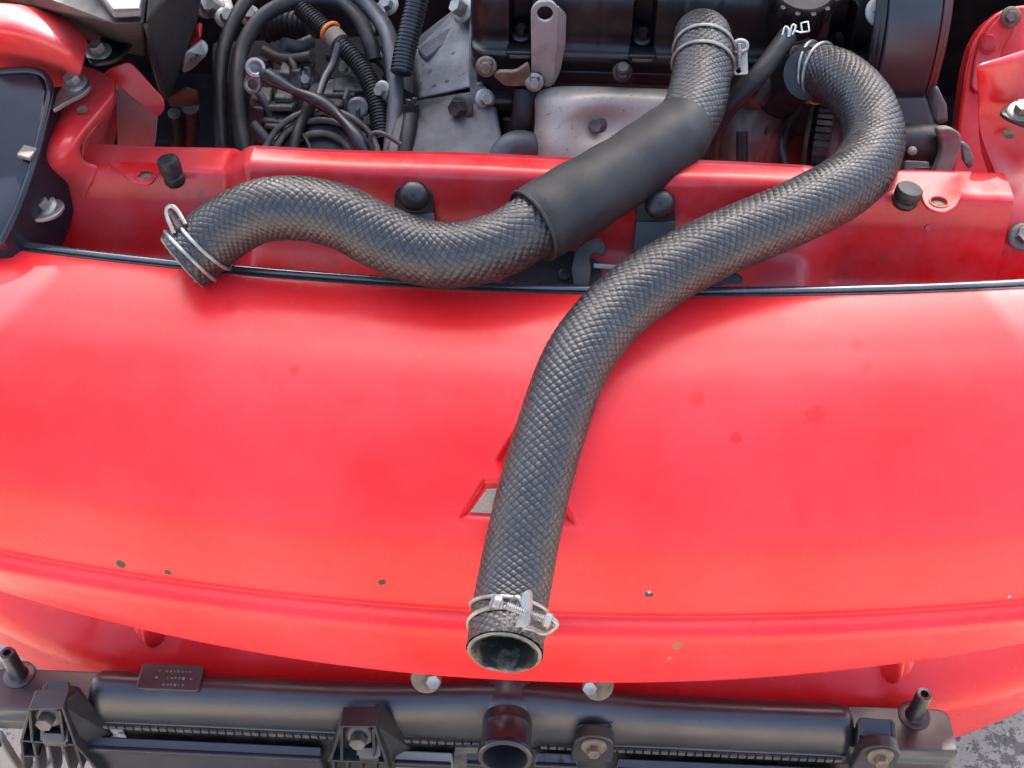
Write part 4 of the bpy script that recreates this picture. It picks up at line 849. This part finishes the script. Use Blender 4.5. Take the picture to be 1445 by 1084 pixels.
for (a, b, c, d_, yy) in ((470, 128, 70, 8, .385), (500, 120, 60, 6, .388), (520, 130, 6, 40, .375), (462, 142, 50, 6, .373), (492, 152, 6, 44, .360), (478, 170, 56, 5, .350), (508, 176, 5, 50, .345), (525, 185, 30, 5, .342), (450, 160, 5, 40, .355), (405, 105, 16, 26, .40), (422, 112, 12, 30, .395), (437, 104, 10, 24, .40), (395, 150, 44, 8, .37), (390, 164, 40, 6, .365), (396, 176, 42, 6, .358), (384, 190, 40, 6, .35), (370, 140, 30, 20, .38), (402, 134, 26, 9, .38)):
    part('case_rib', box(P(a, b, y=yy), c*.00060, .018, d_*.00066, (1, 0, g.uniform(-.1, .1)), (0, 1, g.uniform(-.4, .2))), dark_alu, gbx, bevel=.0015)
part('case_core', hull(ppx([(352, 100, 'y', .42), (450, 96, 'y', .43), (450, 235, 'y', .34), (352, 235, 'y', .34)])+ppx([(352, 100, 'y', .52), (450, 235, 'y', .45), (352, 235, 'y', .45)])), greasy, gbx, bevel=.004)
part('drain_boss', join(lathe([(.018, -.01), (.018, .002), (.015, .005), (.011, .006), (.0105, .003), (.004, .003)], P(459, 180, y=.335), (-.1, -.8, .45), 32)), dark_alu, gbx)
part('small_boss', join(lathe([(.009, -.01), (.009, .002), (.007, .004), (.004, .004)], P(505, 152, y=.350), (0, -.8, .45), 24)), cast_alu, gbx)
dc = P(452, 236, y=.300)
for rr, hh_ in ((.050, 0), (.040, .004), (.028, .008)):
    part('output_ring', torus(dc+V((0, -.7, .7))*hh_, (0, -.6, .8), rr, .0028, 48, 10), dark_alu, gbx)
part('output_cover', lathe([(.048, -.02), (.046, 0), (.012, .004)], dc, (0, -.6, .8), 40), engine_black, gbx)
part('actuator', hull(ppx([(505, 30, 'y', .46), (520, 26, 'y', .46), (532, 40, 'y', .45), (524, 60, 'y', .43), (508, 58, 'y', .43), (515, 40, 'y', .5)])), dark_alu, gbx, bevel=.003)
part('mount_stud', thread(P(523, 82, y=.42), P(536, 77, y=.415), .0032, .0016), chrome, gbx, flat=True)
part('fork_lever', plate(rounded(ppx([(362, 15, 'y', .50), (400, 20, 'y', .50), (404, 30, 'y', .49), (366, 26, 'y', .49)]), .003), .006), greasy, gbx, bevel=.001)
part('shift_bracket', plate(rounded(ppx([(300, 2, 'y', .52), (325, -4, 'y', .52), (330, 12, 'y', .51), (306, 20, 'y', .50)]), .003), .006), steel, gbx, bevel=.001)
for (a, b, yy) in ((305, 12, .50), (318, 26, .49), (352, 22, .48), (290, 12, .52), (532, 20, .48), (548, 8, .49)):
    part('linkage_bolt', bolt(P(a, b, y=yy), (g.uniform(-.5, .5), -.6, .7), .006, .008), steel, gbx)
part('rear_case', hull(ppx([(300, 60, 'y', .55), (560, 50, 'y', .55), (570, 110, 'y', .50), (300, 120, 'y', .50)])+ppx([(300, 60, 'y', .6), (560, 110, 'y', .6)])), matte_black, gbx, bevel=.004)
# ---------------------------------------------------------------- hoses, conduits and cables in the bay
def cable(name, label, cat, ctrl, r, m, ring=None, group=None, n=14):
    return part(name, tube(ppx(ctrl), r, n, None, ring), m, None, label=label, cat=cat, group=group)
y = 'y'
cable('coolant_hose', 'outer of two thick black hoses looping up beside the black box', 'hose', [(318, 250, y, .30), (312, 190, y, .33), (310, 120, y, .37), (318, 60, y, .41), (345, 5, y, .45), (380, -25, y, .48)], .0062, black_rubber, group='plain black hoses looping over the gearbox')
cable('coolant_hose', 'inner black hose arching right over the gearbox and down', 'hose', [(352, 250, y, .29), (340, 190, y, .32), (334, 120, y, .36), (344, 62, y, .40), (378, 18, y, .43), (430, 0, y, .45), (478, 4, y, .45), (508, 30, y, .43), (522, 62, y, .41), (528, 85, y, .40)], .0068, black_rubber, group='plain black hoses looping over the gearbox')
k1 = cable('wiring_conduit', 'ribbed black conduit with an orange band curving down the gearbox', 'conduit', [(425, 12, y, .44), (452, 36, y, .425), (480, 62, y, .405), (510, 96, y, .385), (530, 138, y, .36), (540, 200, y, .325)], .0072, black_rubber, (.0030, .0011))
i_ = P(466, 45, y=.416); part('orange_band', torus(i_, P(480, 62, y=.405)-P(452, 36, y=.425), .0088, .0016, 30, 8), orange, k1)
part('tape_wrap', tube(ppx([(468, 49, y, .4135), (479, 61, y, .4055)]), .0094, 18), worn('tan_tape', (.12, .10, .075), (.20, .16, .11), 60, .4, .7, .6), k1)
cable('wiring_conduit', 'ribbed shiny black conduit coming down in front of the bell housing', 'conduit', [(594, -25, y, .41), (584, 20, y, .395), (572, 70, y, .375), (566, 104, y, .36)], .0085, cable_m, (.0032, .0012))
cable('wiring_conduit', 'short ribbed black conduit lying level behind the arched hose', 'conduit', [(372, 40, y, .475), (400, 34, y, .475), (440, 36, y, .47)], .0125, black_rubber, (.0050, .0016))
cable('clutch_pipe', 'grey plastic pipe running down beside the bell housing', 'pipe', [(500, -10, y, .46), (525, 15, y, .445), (545, 42, y, .42), (553, 72, y, .395), (558, 120, y, .365), (556, 180, y, .33), (548, 245, y, .29)], .0072, grey_hose)
bc = cable('battery_cable', 'black taped cable ending in two bare metal ring terminals', 'cable', [(376, 105, y, .345), (395, 117, y, .34), (420, 130, y, .335), (448, 142, y, .33), (474, 160, y, .32), (500, 190, y, .30), (530, 245, y, .28)], lambda t: .0052+.0012*math.sin(t*17+1), cable_m)
for (a, b, rr, tl) in ((360, 96, .0078, (.3, -.7, .6)), (357, 119, .0076, (-.2, -.8, .5))):
    part('ring_terminal', lathe([(rr*.55, 0), (rr*1.05, -.0008), (rr*1.1, .0006), (rr*1.02, .0022), (rr*.75, .0026), (rr*.55, .0016), (rr*.55, 0)], P(a, b, y=.345), tl, 30), zinc, bc)
part('terminal_lug', tube(ppx([(366, 102, y, .344), (376, 106, y, .344), (384, 110, y, .343)]), .0042, 10), greasy, bc)
cable('sensor_lead', 'thin black lead dropping behind the battery cable', 'cable', [(478, 62, y, .40), (470, 90, y, .385), (458, 112, y, .37), (448, 140, y, .35)], .0036, cable_m)
cable('earth_lead', 'black lead hanging down from under the battery cable', 'cable', [(444, 138, y, .345), (430, 165, y, .33), (418, 192, y, .31), (408, 245, y, .28)], .0046, black_rubber)
cable('thin_wire', 'thin black wire curving left of the round gearbox cover', 'wire', [(420, 172, y, .325), (426, 188, y, .315), (436, 205, y, .30), (440, 225, y, .29)], .0018, black_rubber)
ch = cable('cut_cable', 'short black cable with a frayed cut top standing by the gearbox', 'cable', [(580, 148, y, .335), (580, 165, y, .33), (576, 190, y, .31), (566, 245, y, .28)], .0066, black_rubber)
part('frayed_strands', join(*[tube([P(580+4*math.cos(t), 148, y=.335), P(580+6*math.cos(t)+g.uniform(-2, 2), 141+g.uniform(-3, 3), y=.335+.003*math.sin(t))], .0009, 5, 4) for t in np.linspace(0, 6, 9)]), dark_alu, ch)
cable('cable_tie', 'grey cable tie looped round the conduits by the crossmember', 'cable tie', [(526, 212, y, .290), (522, 198, y, .293), (528, 188, y, .295), (544, 190, y, .292), (566, 204, y, .288)], .0020, grey_hose)
cp = cable('breather_hose', 'black rubber hose with a spring clip slanting across the valve cover', 'hose', [(1112, 50, 'd', .870), (1096, 72, 'd', .865), (1068, 108, 'd', .86), (1036, 142, 'd', .865), (1014, 172, 'd', .875), (1006, 205, 'd', .89), (1012, 255, 'd', .92)], lambda t: .0074-.002*sm((t-.5)*3), black_rubber)
part('spring_clip', tube(ppx([(1104, 50, 'd', .862), (1108, 38, 'd', .862), (1113, 42, 'd', .860), (1112, 52, 'd', .861)]), .0008, 8, 24), chrome, cp)
part('spring_clip', tube(ppx([(1114, 52, 'd', .861), (1118, 36, 'd', .861), (1123, 38, 'd', .860), (1118, 50, 'd', .860)]), .0008, 8, 24), chrome, cp)
part('clip_ear', tube(ppx([(1122, 44, 'd', .861), (1130, 46, 'd', .861), (1142, 44, 'd', .861), (1140, 31, 'd', .862), (1130, 33, 'd', .862), (1132, 46, 'd', .861)]), .0008, 8, 40, smooth=False), chrome, cp)
cable('bypass_hose', 'thin black hose running under the slanting breather hose', 'hose', [(1128, 92, 'd', .90), (1108, 102, 'd', .90), (1086, 122, 'd', .905), (1070, 145, 'd', .91)], .0055, black_rubber)
cable('short_stub', 'shiny black stub pipe below the oil filler cap', 'pipe', [(1104, 66, 'y', .345), (1125, 62, 'y', .342), (1144, 56, 'y', .342)], .0065, gloss_black)
for (a, b, yy, rr) in ((430, 112, .395, .0045), (540, 128, .36, .005), (512, 215, .315, .005), (418, 200, .335, .0045), (545, 60, .44, .005), (488, 96, .405, .004), (684, 140, .335, .005), (640, 205, .31, .005)):
    part('case_bolt', bolt(P(a, b, y=yy), (g.uniform(-.4, .4), -.8, .5), rr, .006), greasy if g.random() < .6 else steel, gbx)
for (a, b, c, d_, e, f, yy, rr) in ((352, 118, 376, 150, 400, 228, .375, .0035), (372, 72, 400, 84, 440, 80, .42, .005), (410, 84, 416, 100, 412, 128, .405, .004), (520, 75, 545, 96, 548, 118, .41, .004), (356, 175, 380, 205, 392, 240, .34, .005), (440, 58, 420, 66, 400, 62, .44, .006)):
    part('case_pipe', tube(ppx([(a, b, 'y', yy), (c, d_, 'y', yy-.01), (e, f, 'y', yy-.02)]), rr, 10), (black_rubber, greasy, grey_hose)[g.randrange(3)], gbx)
for (a, b, w_, h_, yy) in ((430, 92, 26, 14, .41), (512, 88, 20, 16, .41), (372, 92, 24, 16, .42), (548, 150, 14, 26, .36), (470, 78, 18, 10, .42), (366, 160, 18, 24, .365)):
    part('sensor_body', box(P(a, b, y=yy), w_*.0006, .016, h_*.0007, (1, 0, g.uniform(-.25, .25)), (0, 1, -.2)), (engine_black, greasy, black_plastic)[g.randrange(3)], gbx, bevel=.002)
for (a, b, yy, w_, h_) in ((1010, 120, .36, 24, 12), (1070, 112, .36, 30, 14), (1160, 130, .36, 36, 14), (1205, 112, .35, 22, 22), (980, 108, .36, 20, 10)):
    part('head_boss', box(P(a, b, y=yy), w_*.0006, .02, h_*.0007, (1, 0, .05), (0, 1, -.2)), engine_black, eng, bevel=.002)
for (a, b, yy) in ((1062, 104, .345), (1160, 118, .345), (1215, 98, .335), (1210, 130, .32), (1030, 112, .345)):
    part('head_bolt', bolt(P(a, b, y=yy), (g.uniform(-.2, .2), -.8, .5), .0042, .006), greasy, eng)
part('lead_wire', tube(ppx([(1078, 190, 'y', .31), (1085, 160, 'y', .325), (1100, 140, 'y', .34), (1128, 128, 'y', .35)]), .0022, 8), black_rubber, eng)
part('lead_wire', tube(ppx([(1110, 240, 'y', .28), (1104, 205, 'y', .30), (1112, 175, 'y', .32), (1130, 150, 'y', .34)]), .0030, 8), cable_m, eng)
# ---------------------------------------------------------------- black box at the left
bx = empty('plastic_box', 'large black plastic box with a bright lid behind the left headlight', 'box', P(210, 60, z=.60))
part('box_body', hull(ppx([(-90, -60, .745), (118, -60, .775), (125, 0, .775), (162, 34, .775), (202, 32, .775), (214, -60, .775), (172, 74, .67), (206, 80, .665), (200, 50, .70)])+ppx([(-90, -20, .72), (100, 20, .715), (150, 60, .70)])), box_black, bx, bevel=.003, seg=3)
part('box_side', hull(ppx([(206, 30, .772), (214, -60, .775), (296, -60, .74), (278, 30, .66), (238, 142, .58), (228, 142, .58), (204, 60, .70)])+ppx([(260, -60, .60), (230, 120, .56)])), box_black, bx, bevel=.003)
part('box_lid', hull([q+V((0, 0, e)) for q in ppx([(116, -30, .779), (161, 27, .779), (202, 25, .779), (213, -30, .779)]) for e in (0, .006)]), worn('smooth_lid', (.03, .033, .04), (.05, .05, .055), 20, .4, .7, .16, .3), bx, label='smooth glossy lid catching the sky', bevel=.0015, seg=3)
part('box_ridge', tube(ppx([(206, 36, .768), (222, 88, .66), (234, 136, .60)]), .0016, 8), box_black, bx)
part('box_rib', tube(ppx([(260, -10, .70), (256, 40, .665), (240, 110, .61)]), .004, 8), box_black, bx)
part('box_latch', hull(ppx([(232, 138, .58), (262, 122, .59), (280, 128, .585), (284, 148, .57), (270, 150, .56), (240, 152, .56)])+ppx([(262, 124, .56)])), greasy, bx, bevel=.002)
mb = part('bay_bracket', plate(rounded(ppx([(258, 104, .60), (262, 76, .62), (288, 56, .62), (295, 66, .615), (292, 78, .61), (272, 98, .60)]), .004), .003), steel, car, bevel=.0006)
part('bracket_clip', torus(P(276, 82, z=.6125), (0, -.5, 1), .0035, .0012, 20, 6), bolt_dark, mb)
part('bay_post', hull(ppx([(268, 60, .59), (284, 52, .60), (286, 30, .60), (277, 34, .60), (282, 70, .56), (268, 74, .55)])), red_m, car, bevel=.002)
for (a, b, c, d_, e) in ((268, 150, 262, 215, .0085), (246, 160, 248, 225, .006)):
    part('bay_pipe', tube(ppx([(a, b, .54), ((a+c)/2+4, (b+d_)/2, .50), (c, d_, .47)]), e, 12), greasy if e > .007 else engine_black, car)
